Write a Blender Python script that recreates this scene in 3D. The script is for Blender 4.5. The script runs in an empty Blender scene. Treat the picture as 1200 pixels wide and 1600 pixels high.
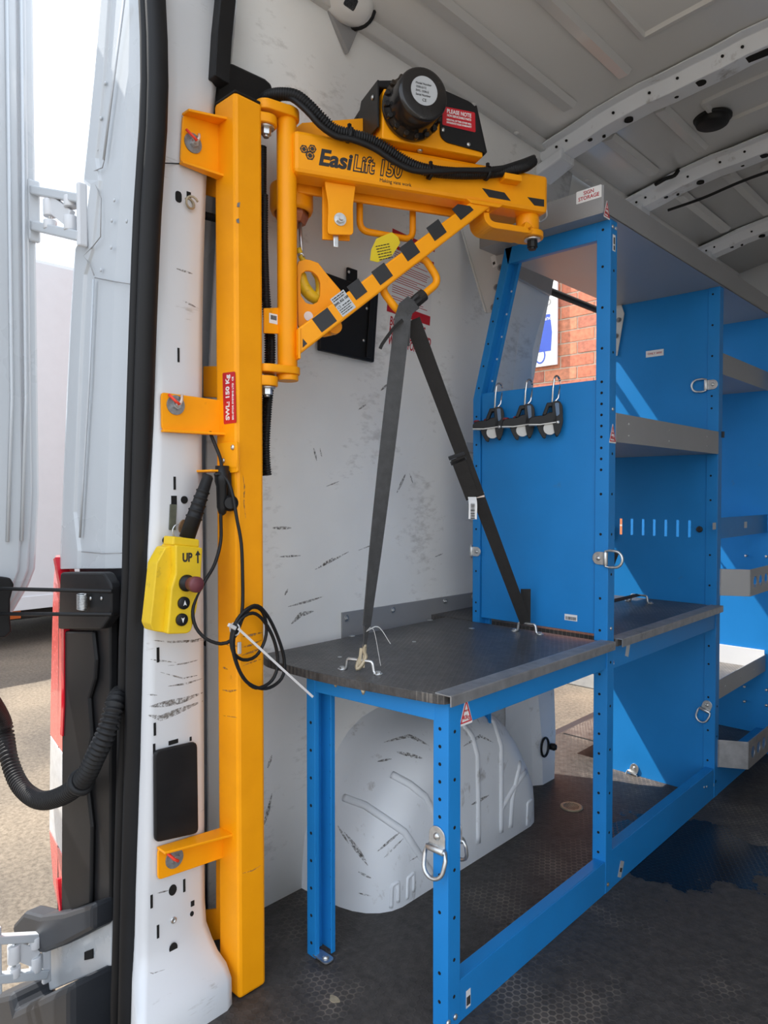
import bpy, bmesh, math, random
from mathutils import Vector, Matrix
from mathutils.bvhtree import BVHTree
random.seed(7)
scene = bpy.context.scene
COL = scene.collection
# ------------------------------------------------------------------ camera
F = 1109.0
YAW = math.radians(43.5)
PITCH = math.atan(28 / F)
CAM = Vector((1.375, -0.70, 1.0))
_h = Vector((-math.sin(YAW), math.cos(YAW), 0))
RT = Vector((math.cos(YAW), math.sin(YAW), 0))
FW = _h * math.cos(PITCH) + Vector((0, 0, -math.sin(PITCH)))
UPV = _h * math.sin(PITCH) + Vector((0, 0, math.cos(PITCH)))
cd = bpy.data.cameras.new('camera')
cam = bpy.data.objects.new('camera', cd)
COL.objects.link(cam)
cd.sensor_fit = 'HORIZONTAL'; cd.sensor_width = 36.0
cd.lens = F / 1200 * 36
cd.clip_start = 0.02; cd.clip_end = 300
cam.location = CAM
cam.rotation_euler = (math.radians(90) - PITCH, 0, YAW)
scene.camera = cam
# ------------------------------------------------------------------ view, world, sun
vs = scene.view_settings
vs.view_transform = 'Standard'; vs.look = 'None'; vs.gamma = 1; vs.use_curve_mapping = False
vs.exposure = 1.2
SUN_D = Vector((1.0, 0.42, -1.5)).normalized()
w = bpy.data.worlds.new('world'); scene.world = w; w.use_nodes = True
nt = w.node_tree; nt.nodes.clear()
def wn(t, **k):
    n = nt.nodes.new(t)
    for a, b in k.items(): setattr(n, a, b)
    return n
tc = wn('ShaderNodeTexCoord'); sep = wn('ShaderNodeSeparateXYZ')
nt.links.new(tc.outputs['Generated'], sep.inputs[0])
mr = wn('ShaderNodeMapRange'); mr.inputs[1].default_value = -0.05; mr.inputs[2].default_value = 0.75
nt.links.new(sep.outputs[2], mr.inputs[0])
rp = wn('ShaderNodeValToRGB')
rp.color_ramp.elements[0].color = (0.84, 0.90, 0.96, 1); rp.color_ramp.elements[1].color = (0.50, 0.67, 0.92, 1)
nt.links.new(mr.outputs[0], rp.inputs[0])
nz = wn('ShaderNodeTexNoise'); nz.inputs['Scale'].default_value = 2.6; nz.inputs['Detail'].default_value = 7; nz.inputs['Roughness'].default_value = 0.55
mp = wn('ShaderNodeMapping'); mp.inputs['Scale'].default_value = (1, 1, 1.9); mp.inputs['Location'].default_value = (0.35, 0.1, 0.3)
nt.links.new(tc.outputs['Generated'], mp.inputs[0]); nt.links.new(mp.outputs[0], nz.inputs['Vector'])
cr = wn('ShaderNodeValToRGB'); cr.color_ramp.elements[0].position = 0.38; cr.color_ramp.elements[1].position = 0.68
nt.links.new(nz.outputs[0], cr.inputs[0])
mx = wn('ShaderNodeMixRGB'); mx.inputs[2].default_value = (0.98, 0.99, 1.0, 1)
nt.links.new(cr.outputs[0], mx.inputs[0]); nt.links.new(rp.outputs[0], mx.inputs[1])
bg = wn('ShaderNodeBackground'); bg.inputs[1].default_value = 1.0
nt.links.new(mx.outputs[0], bg.inputs[0])
wo = wn('ShaderNodeOutputWorld'); nt.links.new(bg.outputs[0], wo.inputs[0])
sl = bpy.data.lights.new('sun', 'SUN'); sl.energy = 3.8; sl.angle = math.radians(0.6); sl.color = (1.0, 0.95, 0.87)
so = bpy.data.objects.new('sun', sl); COL.objects.link(so)
so.rotation_euler = SUN_D.to_track_quat('-Z', 'Y').to_euler(); so.location = (-6, -3, 9)
# ------------------------------------------------------------------ helpers
def V(*a): return Vector(a)
def ray(u, v): return FW + RT * ((u - 600) / F) - UPV * ((v - 800) / F)
def pP(u, v, p, n):
    d = ray(u, v); return CAM + d * ((p - CAM).dot(n) / d.dot(n))
def pX(u, v, c): return pP(u, v, V(c, 0, 0), V(1, 0, 0))
def pY(u, v, c): return pP(u, v, V(0, c, 0), V(0, 1, 0))
def pZ(u, v, c): return pP(u, v, V(0, 0, c), V(0, 0, 1))
def frame(z, xh=None):
    z = z.normalized()
    if xh is None: xh = V(0, 0, 1) if abs(z.z) < 0.9 else V(1, 0, 0)
    x = (xh - z * xh.dot(z)).normalized()
    return x, z.cross(x), z
def catmull(pts, step=0.01):
    pts = [Vector(p) for p in pts]
    P = [pts[0] * 2 - pts[1]] + pts + [pts[-1] * 2 - pts[-2]]
    out = []
    for i in range(1, len(P) - 2):
        n = max(2, int((P[i + 1] - P[i]).length / step))
        for k in range(n):
            t = k / n
            a, b, c, d = P[i - 1], P[i], P[i + 1], P[i + 2]
            out.append(0.5 * (2 * b + (c - a) * t + (2 * a - 5 * b + 4 * c - d) * t * t + (3 * b - a - 3 * c + d) * t ** 3))
    out.append(pts[-1]); return out
def resample(pts, step):
    out = [pts[0]]; need = step
    for a, b in zip(pts[:-1], pts[1:]):
        l = (b - a).length; pos = 0.0
        while l - pos >= need:
            pos += need; out.append(a.lerp(b, pos / l)); need = step
        need -= l - pos
    return out
def rpoly(pts, r, n=4):
    out = []; N = len(pts)
    for i in range(N):
        p = Vector(pts[i]); a = Vector(pts[i - 1]) - p; b = Vector(pts[(i + 1) % N]) - p
        rr = r[i] if isinstance(r, (list, tuple)) else r
        d = min(rr, a.length * 0.48, b.length * 0.48)
        if d <= 1e-6: out.append(p); continue
        A = p + a.normalized() * d; B = p + b.normalized() * d
        for k in range(n + 1):
            t = k / n; out.append(A * (1 - t) ** 2 + p * 2 * t * (1 - t) + B * t * t)
    return out
class MB:
    def __init__(s): s.v = []; s.f = []; s.sm = []
    def add(s, vs, fs, sm=False):
        o = len(s.v); s.v += [Vector(x) for x in vs]
        s.f += [tuple(i + o for i in f) for f in fs]; s.sm += [sm] * len(fs); return s
    def box(s, c, size, R=None):
        c = Vector(c); vv = []
        for x in (-.5, .5):
            for y in (-.5, .5):
                for z in (-.5, .5):
                    p = V(x * size[0], y * size[1], z * size[2]); vv.append(c + (R @ p if R else p))
        return s.add(vv, [(0, 1, 3, 2), (4, 6, 7, 5), (0, 4, 5, 1), (2, 3, 7, 6), (0, 2, 6, 4), (1, 5, 7, 3)])
    def bx(s, x0, x1, y0, y1, z0, z1):
        return s.box(((x0 + x1) / 2, (y0 + y1) / 2, (z0 + z1) / 2), (abs(x1 - x0), abs(y1 - y0), abs(z1 - z0)))
    def bar(s, a, b, w_, h_, up=None):      # a box from a to b, w_ across, h_ along up
        a = Vector(a); b = Vector(b); x, y, z = frame(b - a, up)
        R = Matrix((x, y, z)).transposed()
        return s.box((a + b) / 2, (h_, w_, (b - a).length), R)
    def prism(s, pts, ex, sm=False):
        pts = [Vector(p) for p in pts]; ex = Vector(ex); n = len(pts)
        nr = V(0, 0, 0)
        for i in range(n): nr += pts[i].cross(pts[(i + 1) % n])
        if nr.dot(ex) > 0: pts = pts[::-1]
        s.add(pts + [p + ex for p in pts], [tuple(range(n)), tuple(range(2 * n - 1, n - 1, -1))])
        o = len(s.v) - 2 * n
        for i in range(n):
            j = (i + 1) % n
            s.f.append((o + i, o + n + i, o + n + j, o + j)); s.sm.append(sm)
        return s
    def ringprism(s, outer, inner, ex):     # a plate with a hole, same point counts
        n = len(outer); ex = Vector(ex)
        vv = [Vector(p) for p in outer] + [Vector(p) for p in inner]
        vv += [p + ex for p in vv]
        fs = []
        for i in range(n):
            j = (i + 1) % n
            fs += [(i, j, n + j, n + i), (2 * n + i, 3 * n + i, 3 * n + j, 2 * n + j), (i, 2 * n + i, 2 * n + j, j), (n + i, n + j, 3 * n + j, 3 * n + i)]
        return s.add(vv, fs)
    def cyl(s, p0, p1, r0, r1=None, n=16, sm=True):
        p0 = Vector(p0); p1 = Vector(p1); r1 = r0 if r1 is None else r1
        x, y, z = frame(p1 - p0); vv = []
        for p, r in ((p0, r0), (p1, r1)):
            for i in range(n):
                a = 2 * math.pi * i / n; vv.append(p + x * (r * math.cos(a)) + y * (r * math.sin(a)))
        s.add(vv, [(i, (i + 1) % n, n + (i + 1) % n, n + i) for i in range(n)], sm)
        o = len(s.v) - 2 * n
        s.f += [tuple(o + i for i in range(n - 1, -1, -1)), tuple(o + n + i for i in range(n))]; s.sm += [False, False]
        return s
    def lathe(s, prof, org, ax, n=24, sm=True):
        org = Vector(org); x, y, z = frame(Vector(ax)); vv = []
        for r, h in prof:
            for i in range(n):
                a = 2 * math.pi * i / n; vv.append(org + z * h + x * (r * math.cos(a)) + y * (r * math.sin(a)))
        fs = []
        for k in range(len(prof) - 1):
            for i in range(n):
                j = (i + 1) % n; fs.append((k * n + i, k * n + j, (k + 1) * n + j, (k + 1) * n + i))
        s.add(vv, fs, sm); o = len(s.v) - n * len(prof)
        s.f += [tuple(o + i for i in range(n - 1, -1, -1)), tuple(o + (len(prof) - 1) * n + i for i in range(n))]; s.sm += [False, False]
        return s
    def sweep(s, path, sec, xh=None, closed=False, sm=True, caps=True, scale=None):
        # sec: list of (a,b) offsets; a along the frame's x, b along y; parallel transport
        path = [Vector(p) for p in path]; m = len(path); n = len(sec); vv = []; px = None
        for k in range(m):
            if closed: t = path[(k + 1) % m] - path[k - 1]
            else: t = path[min(k + 1, m - 1)] - path[max(k - 1, 0)]
            h_ = xh[k] if isinstance(xh, list) else (xh if xh is not None else px)
            x, y, z = frame(t, h_); px = x
            sc = scale[k] if scale else 1.0
            for a, b in sec: vv.append(path[k] + x * (a * sc) + y * (b * sc))
        fs = []
        for k in range(m if closed else m - 1):
            k2 = (k + 1) % m
            for i in range(n):
                j = (i + 1) % n; fs.append((k * n + i, k * n + j, k2 * n + j, k2 * n + i))
        s.add(vv, fs, sm); o = len(s.v) - m * n
        if caps and not closed:
            s.f += [tuple(o + i for i in range(n - 1, -1, -1)), tuple(o + (m - 1) * n + i for i in range(n))]; s.sm += [False, False]
        return s
    def tube(s, path, r, n=8, closed=False, scale=None):
        sec = [(r * math.cos(2 * math.pi * i / n), r * math.sin(2 * math.pi * i / n)) for i in range(n)]
        return s.sweep(path, sec, closed=closed, scale=scale)
    def corr(s, pts, r, pitch=0.0055, n=10):
        p = resample(catmull(pts, pitch), pitch / 4); return s.tube(p, r, n, scale=[(1.0, 1.0, 0.76, 0.76)[k % 4] for k in range(len(p))])
    def build(s, name, m, parent=None, bevel=0.0, label=None, kind=None, sharp=False):
        me = bpy.data.meshes.new(name)
        if parent is None:
            xs = [p.x for p in s.v]; ys = [p.y for p in s.v]; zs = [p.z for p in s.v]
            org = V((min(xs) + max(xs)) / 2, (min(ys) + max(ys)) / 2, min(zs))
        else:
            org = BASE[parent.name]
        me.from_pydata([p - org for p in s.v], [], s.f)
        me.polygons.foreach_set('use_smooth', s.sm)
        me.materials.append(m); me.update()
        bm = bmesh.new(); bm.from_mesh(me); bmesh.ops.recalc_face_normals(bm, faces=bm.faces); bm.to_mesh(me); bm.free()
        o = bpy.data.objects.new(name, me); COL.objects.link(o)
        if parent is None: o.location = org
        else: o.parent = parent
        BASE[o.name] = org
        if bevel:
            b = o.modifiers.new('bevel', 'BEVEL'); b.width = bevel; b.segments = 2; b.limit_method = 'ANGLE'; b.angle_limit = math.radians(40)
        if label: o['label'] = label
        if kind: o['kind'] = kind
        return o
BASE = {}
def thing(name, label, cat, loc, group=None):
    o = bpy.data.objects.new(name, None); COL.objects.link(o)
    o.location = loc; o.empty_display_size = 0.05
    BASE[o.name] = Vector(loc); o['label'] = label; o['category'] = cat
    if group: o['group'] = group
    return o
def tag(o, label, cat, group=None):
    o['label'] = label; o['category'] = cat
    if group: o['group'] = group
    return o
def text(name, st, m, parent, org, xd, ud, size, align='LEFT', shear=0.0, off=0.0, squeeze=1.0, depth=0.0003, space=1.0):
    cu = bpy.data.curves.new(name, 'FONT'); cu.body = st; cu.size = size; cu.align_x = align; cu.align_y = 'CENTER'
    cu.shear = shear; cu.offset = off; cu.extrude = depth; cu.space_character = space; cu.resolution_u = 3
    o = bpy.data.objects.new(name, cu); COL.objects.link(o)
    me = bpy.data.meshes.new_from_object(o.evaluated_get(bpy.context.evaluated_depsgraph_get()))
    bpy.data.objects.remove(o); bpy.data.curves.remove(cu)
    xd = Vector(xd).normalized(); ud = Vector(ud); ud = (ud - xd * ud.dot(xd)).normalized(); nd = xd.cross(ud)
    b = BASE[parent.name]; org = Vector(org)
    for vv in me.vertices:
        c = vv.co; vv.co = org + xd * (c.x * squeeze) + ud * c.y + nd * c.z - b
    me.name = name; me.materials.clear(); me.materials.append(m)
    o = bpy.data.objects.new(name, me); COL.objects.link(o); o.parent = parent; BASE[o.name] = b
    return o
# ------------------------------------------------------------------ materials
def mat(name, col, rough=0.5, metal=0.0, var=0.12, vscale=9.0, dirt=None, dirt_amt=0.0, dirt_scale=5.0, stretch=(1, 1, 1), bump=0.0, bscale=300.0, coat=0.0, thr=0.60, rot=(0, 0, 0), emit=0.0, trans=0.0, spec=0.5, patch=None, rv=0.08):
    m = bpy.data.materials.new(name); m.use_nodes = True
    n = m.node_tree.nodes; L = m.node_tree.links; b = n['Principled BSDF']
    b.inputs['Metallic'].default_value = metal; b.inputs['Coat Weight'].default_value = coat
    b.inputs['Specular IOR Level'].default_value = spec
    if trans: b.inputs['Transmission Weight'].default_value = trans
    geo = n.new('ShaderNodeNewGeometry')
    nz = n.new('ShaderNodeTexNoise'); nz.inputs['Scale'].default_value = vscale; nz.inputs['Detail'].default_value = 5
    L.new(geo.outputs['Position'], nz.inputs['Vector'])
    r1 = n.new('ShaderNodeValToRGB')
    c0 = [max(0, c * (1 - var)) for c in col]; c1 = [min(1, c * (1 + var)) for c in col]
    r1.color_ramp.elements[0].color = (*c0, 1); r1.color_ramp.elements[1].color = (*c1, 1)
    r1.color_ramp.elements[0].position = 0.3; r1.color_ramp.elements[1].position = 0.7
    L.new(nz.outputs[0], r1.inputs[0]); out = r1.outputs[0]
    if dirt is not None:
        mpn = n.new('ShaderNodeMapping'); mpn.inputs['Scale'].default_value = stretch; mpn.inputs['Rotation'].default_value = rot
        L.new(geo.outputs['Position'], mpn.inputs[0])
        d1 = n.new('ShaderNodeTexNoise'); d1.inputs['Scale'].default_value = dirt_scale; d1.inputs['Detail'].default_value = 9; d1.inputs['Roughness'].default_value = 0.68
        L.new(mpn.outputs[0], d1.inputs['Vector'])
        d2 = n.new('ShaderNodeTexNoise'); d2.inputs['Scale'].default_value = patch or dirt_scale * 0.35; d2.inputs['Detail'].default_value = 3
        L.new(geo.outputs['Position'], d2.inputs['Vector'])
        mm = n.new('ShaderNodeMath'); mm.operation = 'MULTIPLY_ADD'; mm.inputs[1].default_value = 0.5; L.new(d2.outputs[0], mm.inputs[0])
        hm = n.new('ShaderNodeMath'); hm.operation = 'MULTIPLY'; hm.inputs[1].default_value = 0.5; L.new(d1.outputs[0], hm.inputs[0]); L.new(hm.outputs[0], mm.inputs[2])
        dr = n.new('ShaderNodeValToRGB'); dr.color_ramp.elements[0].position = thr; dr.color_ramp.elements[1].position = thr + 0.10
        dr.color_ramp.elements[1].color = (dirt_amt,) * 3 + (1,)
        L.new(mm.outputs[0], dr.inputs[0])
        mxn = n.new('ShaderNodeMixRGB'); L.new(dr.outputs[0], mxn.inputs[0]); L.new(out, mxn.inputs[1]); mxn.inputs[2].default_value = (*dirt, 1); out = mxn.outputs[0]
    L.new(out, b.inputs['Base Color'])
    rr = n.new('ShaderNodeMapRange'); rr.inputs[3].default_value = max(0.02, rough - rv); rr.inputs[4].default_value = min(1, rough + rv)
    L.new(nz.outputs[0], rr.inputs[0]); L.new(rr.outputs[0], b.inputs['Roughness'])
    if bump:
        bn = n.new('ShaderNodeTexNoise'); bn.inputs['Scale'].default_value = bscale; bn.inputs['Detail'].default_value = 3
        L.new(geo.outputs['Position'], bn.inputs['Vector'])
        bp = n.new('ShaderNodeBump'); bp.inputs['Strength'].default_value = bump; bp.inputs['Distance'].default_value = 0.002
        L.new(bn.outputs[0], bp.inputs['Height']); L.new(bp.outputs[0], b.inputs['Normal'])
    if emit:
        b.inputs['Emission Color'].default_value = (1, 1, 1, 1); b.inputs['Emission Strength'].default_value = emit
    return m
M = {}
M['yellow'] = mat('yellow_paint', (0.98, 0.365, 0.002), 0.45, var=0.05, vscale=14, dirt=(0.10, 0.06, 0.03), dirt_amt=0.7, dirt_scale=38, thr=0.645, bump=0.06, bscale=420, spec=0.3)
M['pendant'] = mat('yellow_plastic', (0.76, 0.50, 0.010), 0.5, var=0.08, vscale=22, dirt=(0.25, 0.15, 0.03), dirt_amt=0.7, dirt_scale=45, thr=0.60)
M['blue'] = mat('blue_paint', (0.014, 0.222, 0.59), 0.42, var=0.06, vscale=6, dirt=(0.10, 0.16, 0.25), dirt_amt=0.55, dirt_scale=26, thr=0.64, bump=0.03, bscale=500, spec=0.35)
M['body'] = mat('white_body_paint', (0.52, 0.55, 0.58), 0.28, var=0.02, vscale=3, dirt=(0.30, 0.27, 0.23), dirt_amt=0.5, dirt_scale=26, thr=0.66, coat=0.3)
M['jamb'] = mat('white_jamb_paint', (0.66, 0.67, 0.69), 0.33, var=0.03, vscale=3, dirt=(0.20, 0.16, 0.12), dirt_amt=0.75, dirt_scale=22, stretch=(1, 0.6, 3.5), thr=0.615, coat=0.2)
M['liner'] = mat('white_wall_liner', (0.84, 0.84, 0.825), 0.5, var=0.035, vscale=5, dirt=(0.30, 0.28, 0.25), dirt_amt=0.40, dirt_scale=30, stretch=(1, 0.8, 1.9), rot=(0.7, 0, 0), thr=0.56, patch=5.0, bump=0.03, bscale=200)
M['arch'] = mat('grey_white_arch_paint', (0.77, 0.80, 0.84), 0.4, var=0.03, vscale=6, dirt=(0.20, 0.17, 0.14), dirt_amt=0.65, dirt_scale=30, stretch=(1, 1.6, 0.8), rot=(0.7, 0, 0), thr=0.575)
M['roof'] = mat('grey_white_roof_paint', (0.62, 0.62, 0.61), 0.30, var=0.015, vscale=4, coat=0.35, rv=0.01)
M['greymetal'] = mat('grey_powder_coat', (0.33, 0.33, 0.335), 0.36, metal=0.25, var=0.05, vscale=8, dirt=(0.12, 0.11, 0.10), dirt_amt=0.4, dirt_scale=20, thr=0.62)
M['alu'] = mat('aluminium', (0.42, 0.42, 0.43), 0.42, metal=0.75, var=0.15, vscale=40, dirt=(0.12, 0.11, 0.10), dirt_amt=0.6, dirt_scale=30, thr=0.58)
M['zinc'] = mat('zinc_plate', (0.62, 0.63, 0.63), 0.34, metal=0.9, var=0.15, vscale=90)
M['greyzinc'] = mat('dull_washer_steel', (0.30, 0.31, 0.32), 0.5, metal=0.6, var=0.2, vscale=120)
M['chrome'] = mat('bright_steel', (0.78, 0.78, 0.77), 0.18, metal=1.0, var=0.05)
M['brass'] = mat('brass_plate', (0.42, 0.35, 0.24), 0.5, metal=0.4, var=0.15, vscale=80)
M['black'] = mat('black_plastic', (0.010, 0.010, 0.011), 0.45, var=0.2, vscale=20, spec=0.3)
M['gloss'] = mat('gloss_black_motor', (0.014, 0.013, 0.013), 0.22, var=0.15, vscale=20, dirt=(0.06, 0.035, 0.015), dirt_amt=0.6, dirt_scale=14, thr=0.5)
M['sheetblack'] = mat('black_sheet_steel', (0.009, 0.009, 0.010), 0.5, var=0.15, vscale=10, bump=0.05, bscale=400, spec=0.3)
M['rubber'] = mat('black_rubber', (0.011, 0.011, 0.012), 0.5, var=0.15, vscale=15, spec=0.3)
M['charcoal'] = mat('charcoal_plastic', (0.026, 0.029, 0.035), 0.45, var=0.12, vscale=9, bump=0.08, bscale=500, spec=0.35)
M['webbing'] = mat('dark_webbing', (0.062, 0.062, 0.063), 0.85, var=0.2, vscale=60, bump=0.5, bscale=700)
M['webbing2'] = mat('black_webbing', (0.020, 0.018, 0.017), 0.85, var=0.2, vscale=60, bump=0.5, bscale=700)
M['decal'] = mat('black_decal', (0.020, 0.020, 0.022), 0.5, var=0.15, vscale=30)
M['hole'] = mat('dark_hole', (0.004, 0.004, 0.004), 0.9, var=0)
M['white'] = mat('white_label', (0.80, 0.80, 0.80), 0.55, var=0.03)
M['silverlabel'] = mat('silver_label', (0.52, 0.54, 0.56), 0.4, metal=0.2, var=0.05)
M['red'] = mat('red_label', (0.55, 0.010, 0.022), 0.45, var=0.06)
M['redink'] = mat('red_ink', (0.45, 0.02, 0.03), 0.6, var=0.1)
M['ink'] = mat('black_ink', (0.02, 0.02, 0.02), 0.6, var=0.1)
M['redpaint'] = mat('red_marker', (0.85, 0.05, 0.02), 0.5, var=0.1)
M['clearpaint'] = mat('pale_marker', (0.68, 0.55, 0.48), 0.5, var=0.15)
M['estop'] = mat('faded_red_button', (0.13, 0.030, 0.038), 0.5, var=0.15, vscale=60)
M['tagyellow'] = mat('yellow_tag', (0.86, 0.72, 0.02), 0.5, var=0.05)
M['copper'] = mat('rusty_pulley', (0.36, 0.11, 0.03), 0.45, var=0.2, vscale=40)
M['redlens'] = mat('red_lens', (0.62, 0.015, 0.03), 0.18, var=0.06, vscale=60, coat=0.5)
M['pinklens'] = mat('pinkish_red_lens', (0.78, 0.14, 0.12), 0.25, var=0.10, vscale=90, coat=0.5)  # paler, pinker red on the lens faces than on the lens edges
M['clearlens'] = mat('clear_lens', (0.72, 0.74, 0.76), 0.2, var=0.06, vscale=60, coat=0.5)
M['key'] = mat('brown_key', (0.20, 0.11, 0.05), 0.5, var=0.3, vscale=60)
M['olive'] = mat('olive_webbing', (0.10, 0.105, 0.075), 0.8, var=0.25, vscale=60)
M['tie'] = mat('clear_nylon', (0.62, 0.60, 0.60), 0.4, var=0.05)
M['reelwhite'] = mat('white_roller', (0.62, 0.62, 0.60), 0.5, var=0.08)
M['buttonred'] = mat('dull_red_button', (0.22, 0.02, 0.03), 0.5, var=0.1)
M['bluegrey'] = mat('blue_grey_decal', (0.10, 0.17, 0.28), 0.5, var=0.1)
M['mortar'] = mat('mortar', (0.62, 0.52, 0.40), 0.9, var=0.12, vscale=30, bump=0.3, bscale=150)
M['signblue'] = mat('sign_blue', (0.04, 0.09, 0.45), 0.5, var=0.05)
M['concrete'] = mat('kerb_concrete', (0.34, 0.33, 0.31), 0.85, var=0.12, vscale=14)
M['truck'] = mat('truck_white', (0.60, 0.63, 0.66), 0.35, var=0.02, coat=0.2)
M['tyre'] = mat('tyre', (0.02, 0.02, 0.02), 0.8, var=0.2)
M['orange'] = mat('orange_reflector', (0.70, 0.16, 0.02), 0.4, var=0.1)
M['lampwhite'] = mat('lamp_housing', (0.74, 0.74, 0.73), 0.3, var=0.03)
BR = [mat('brick_red_%d' % i, c, 0.85, var=0.22, vscale=28, bump=0.4, bscale=160, dirt=(0.45, 0.30, 0.2), dirt_amt=0.5, dirt_scale=30, thr=0.58) for i, c in enumerate([(0.56, 0.185, 0.105), (0.62, 0.215, 0.12), (0.50, 0.175, 0.11), (0.64, 0.25, 0.14)])]

def floor_material(name, base, line, wet=None, scale=62.0, wear=0.50, rough=0.45):
    m = bpy.data.materials.new(name); m.use_nodes = True
    n = m.node_tree.nodes; L = m.node_tree.links; b = n['Principled BSDF']
    geo = n.new('ShaderNodeNewGeometry')
    def vm(op, a, bb=None):
        x = n.new('ShaderNodeVectorMath'); x.operation = op
        for i, q in enumerate((a, bb)):
            if q is None: continue
            if isinstance(q, tuple): x.inputs[i].default_value = q
            else: L.new(q, x.inputs[i])
        return x
    def ma(op, a, bb=None, cl=False):
        x = n.new('ShaderNodeMath'); x.operation = op; x.use_clamp = cl
        for i, q in enumerate((a, bb)):
            if q is None: continue
            if isinstance(q, (int, float)): x.inputs[i].default_value = q
            else: L.new(q, x.inputs[i])
        return x.outputs[0]
    p = vm('SCALE', geo.outputs['Position']); p.inputs['Scale'].default_value = scale
    p = vm('ADD', p.outputs[0], (500, 500, 0)).outputs[0]
    p = vm('MULTIPLY', p, (1, 1, 0)).outputs[0]
    r = (1.0, 1.7320508, 1.0); h = (0.5, 0.8660254, 0.0)
    a = vm('SUBTRACT', vm('MODULO', p, r).outputs[0], h).outputs[0]
    c = vm('SUBTRACT', vm('MODULO', vm('SUBTRACT', p, h).outputs[0], r).outputs[0], h).outputs[0]
    da = vm('DOT_PRODUCT', a, a).outputs['Value']; dc = vm('DOT_PRODUCT', c, c).outputs['Value']
    lt = ma('LESS_THAN', da, dc)
    mixv = n.new('ShaderNodeMix'); mixv.data_type = 'VECTOR'
    L.new(lt, mixv.inputs[0]); L.new(c, mixv.inputs[4]); L.new(a, mixv.inputs[5])
    gv = vm('ABSOLUTE', mixv.outputs[1]).outputs[0]
    d1 = vm('DOT_PRODUCT', gv, (0.5, 0.8660254, 0)).outputs['Value']
    sx = n.new('ShaderNodeSeparateXYZ'); L.new(gv, sx.inputs[0])
    edge = ma('SUBTRACT', 0.5, ma('MAXIMUM', d1, sx.outputs[0]))
    ln = n.new('ShaderNodeMapRange'); ln.inputs[1].default_value = 0.05; ln.inputs[2].default_value = 0.13; ln.inputs[3].default_value = 1; ln.inputs[4].default_value = 0
    L.new(edge, ln.inputs[0])
    nz = n.new('ShaderNodeTexNoise'); nz.inputs['Scale'].default_value = 3.2; nz.inputs['Detail'].default_value = 8; nz.inputs['Roughness'].default_value = 0.65
    L.new(geo.outputs['Position'], nz.inputs['Vector'])
    wr = n.new('ShaderNodeMapRange'); wr.inputs[1].default_value = wear; wr.inputs[2].default_value = wear + 0.16; L.new(nz.outputs[0], wr.inputs[0])
    fine = n.new('ShaderNodeTexNoise'); fine.inputs['Scale'].default_value = 45; fine.inputs['Detail'].default_value = 8; fine.inputs['Roughness'].default_value = 0.7
    L.new(geo.outputs['Position'], fine.inputs['Vector'])
    r1 = n.new('ShaderNodeValToRGB'); r1.color_ramp.elements[0].position = 0.30; r1.color_ramp.elements[1].position = 0.75
    r1.color_ramp.elements[0].color = (*[x * 0.6 for x in base], 1); r1.color_ramp.elements[1].color = (*[x * 1.9 for x in base], 1)
    L.new(fine.outputs[0], r1.inputs[0])
    mk = ma('MULTIPLY', ma('MULTIPLY', ln.outputs[0], wr.outputs[0]), 0.75)
    mx = n.new('ShaderNodeMixRGB'); L.new(mk, mx.inputs[0]); L.new(r1.outputs[0], mx.inputs[1]); mx.inputs[2].default_value = (*line, 1)
    dust = n.new('ShaderNodeMapRange'); dust.inputs[1].default_value = 0.54; dust.inputs[2].default_value = 0.8; dust.inputs[4].default_value = 0.35
    L.new(nz.outputs[0], dust.inputs[0])
    mx2 = n.new('ShaderNodeMixRGB'); L.new(dust.outputs[0], mx2.inputs[0]); L.new(mx.outputs[0], mx2.inputs[1]); mx2.inputs[2].default_value = (*line, 1)
    out = mx2.outputs[0]; rough_s = None
    if wet:
        dist = vm('DISTANCE', geo.outputs['Position'], tuple(wet[0])).outputs['Value']
        n2 = n.new('ShaderNodeTexNoise'); n2.inputs['Scale'].default_value = 5.5; n2.inputs['Detail'].default_value = 7; n2.inputs['Roughness'].default_value = 0.6
        L.new(geo.outputs['Position'], n2.inputs['Vector'])
        q = ma('SUBTRACT', ma('MULTIPLY', n2.outputs[0], 0.9), ma('MULTIPLY', dist, 0.75 / wet[1]))
        ws = n.new('ShaderNodeMapRange'); ws.inputs[1].default_value = 0.06; ws.inputs[2].default_value = 0.085; L.new(q, ws.inputs[0])
        mx3 = n.new('ShaderNodeMixRGB'); L.new(ws.outputs[0], mx3.inputs[0]); L.new(out, mx3.inputs[1]); mx3.inputs[2].default_value = (0.006, 0.006, 0.008, 1); out = mx3.outputs[0]
        rm = n.new('ShaderNodeMapRange'); rm.inputs[3].default_value = rough + 0.08; rm.inputs[4].default_value = 0.22; L.new(ws.outputs[0], rm.inputs[0]); rough_s = rm.outputs[0]
    L.new(out, b.inputs['Base Color'])
    if rough_s is not None: L.new(rough_s, b.inputs['Roughness'])
    else: b.inputs['Roughness'].default_value = rough
    b.inputs['Specular IOR Level'].default_value = 0.35
    bp = n.new('ShaderNodeBump'); bp.inputs['Strength'].default_value = 0.35; bp.inputs['Distance'].default_value = 0.001
    L.new(ln.outputs[0], bp.inputs['Height']); L.new(bp.outputs[0], b.inputs['Normal'])
    return m
wetc = pZ(1085, 1330, 0)
M['floor'] = floor_material('van_floor_ply', (0.045, 0.040, 0.037), (0.24, 0.20, 0.165), wet=(wetc, 0.46))
M['bench'] = floor_material('bench_ply', (0.054, 0.051, 0.050), (0.26, 0.23, 0.20), scale=80, wear=0.48, rough=0.36)

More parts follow.
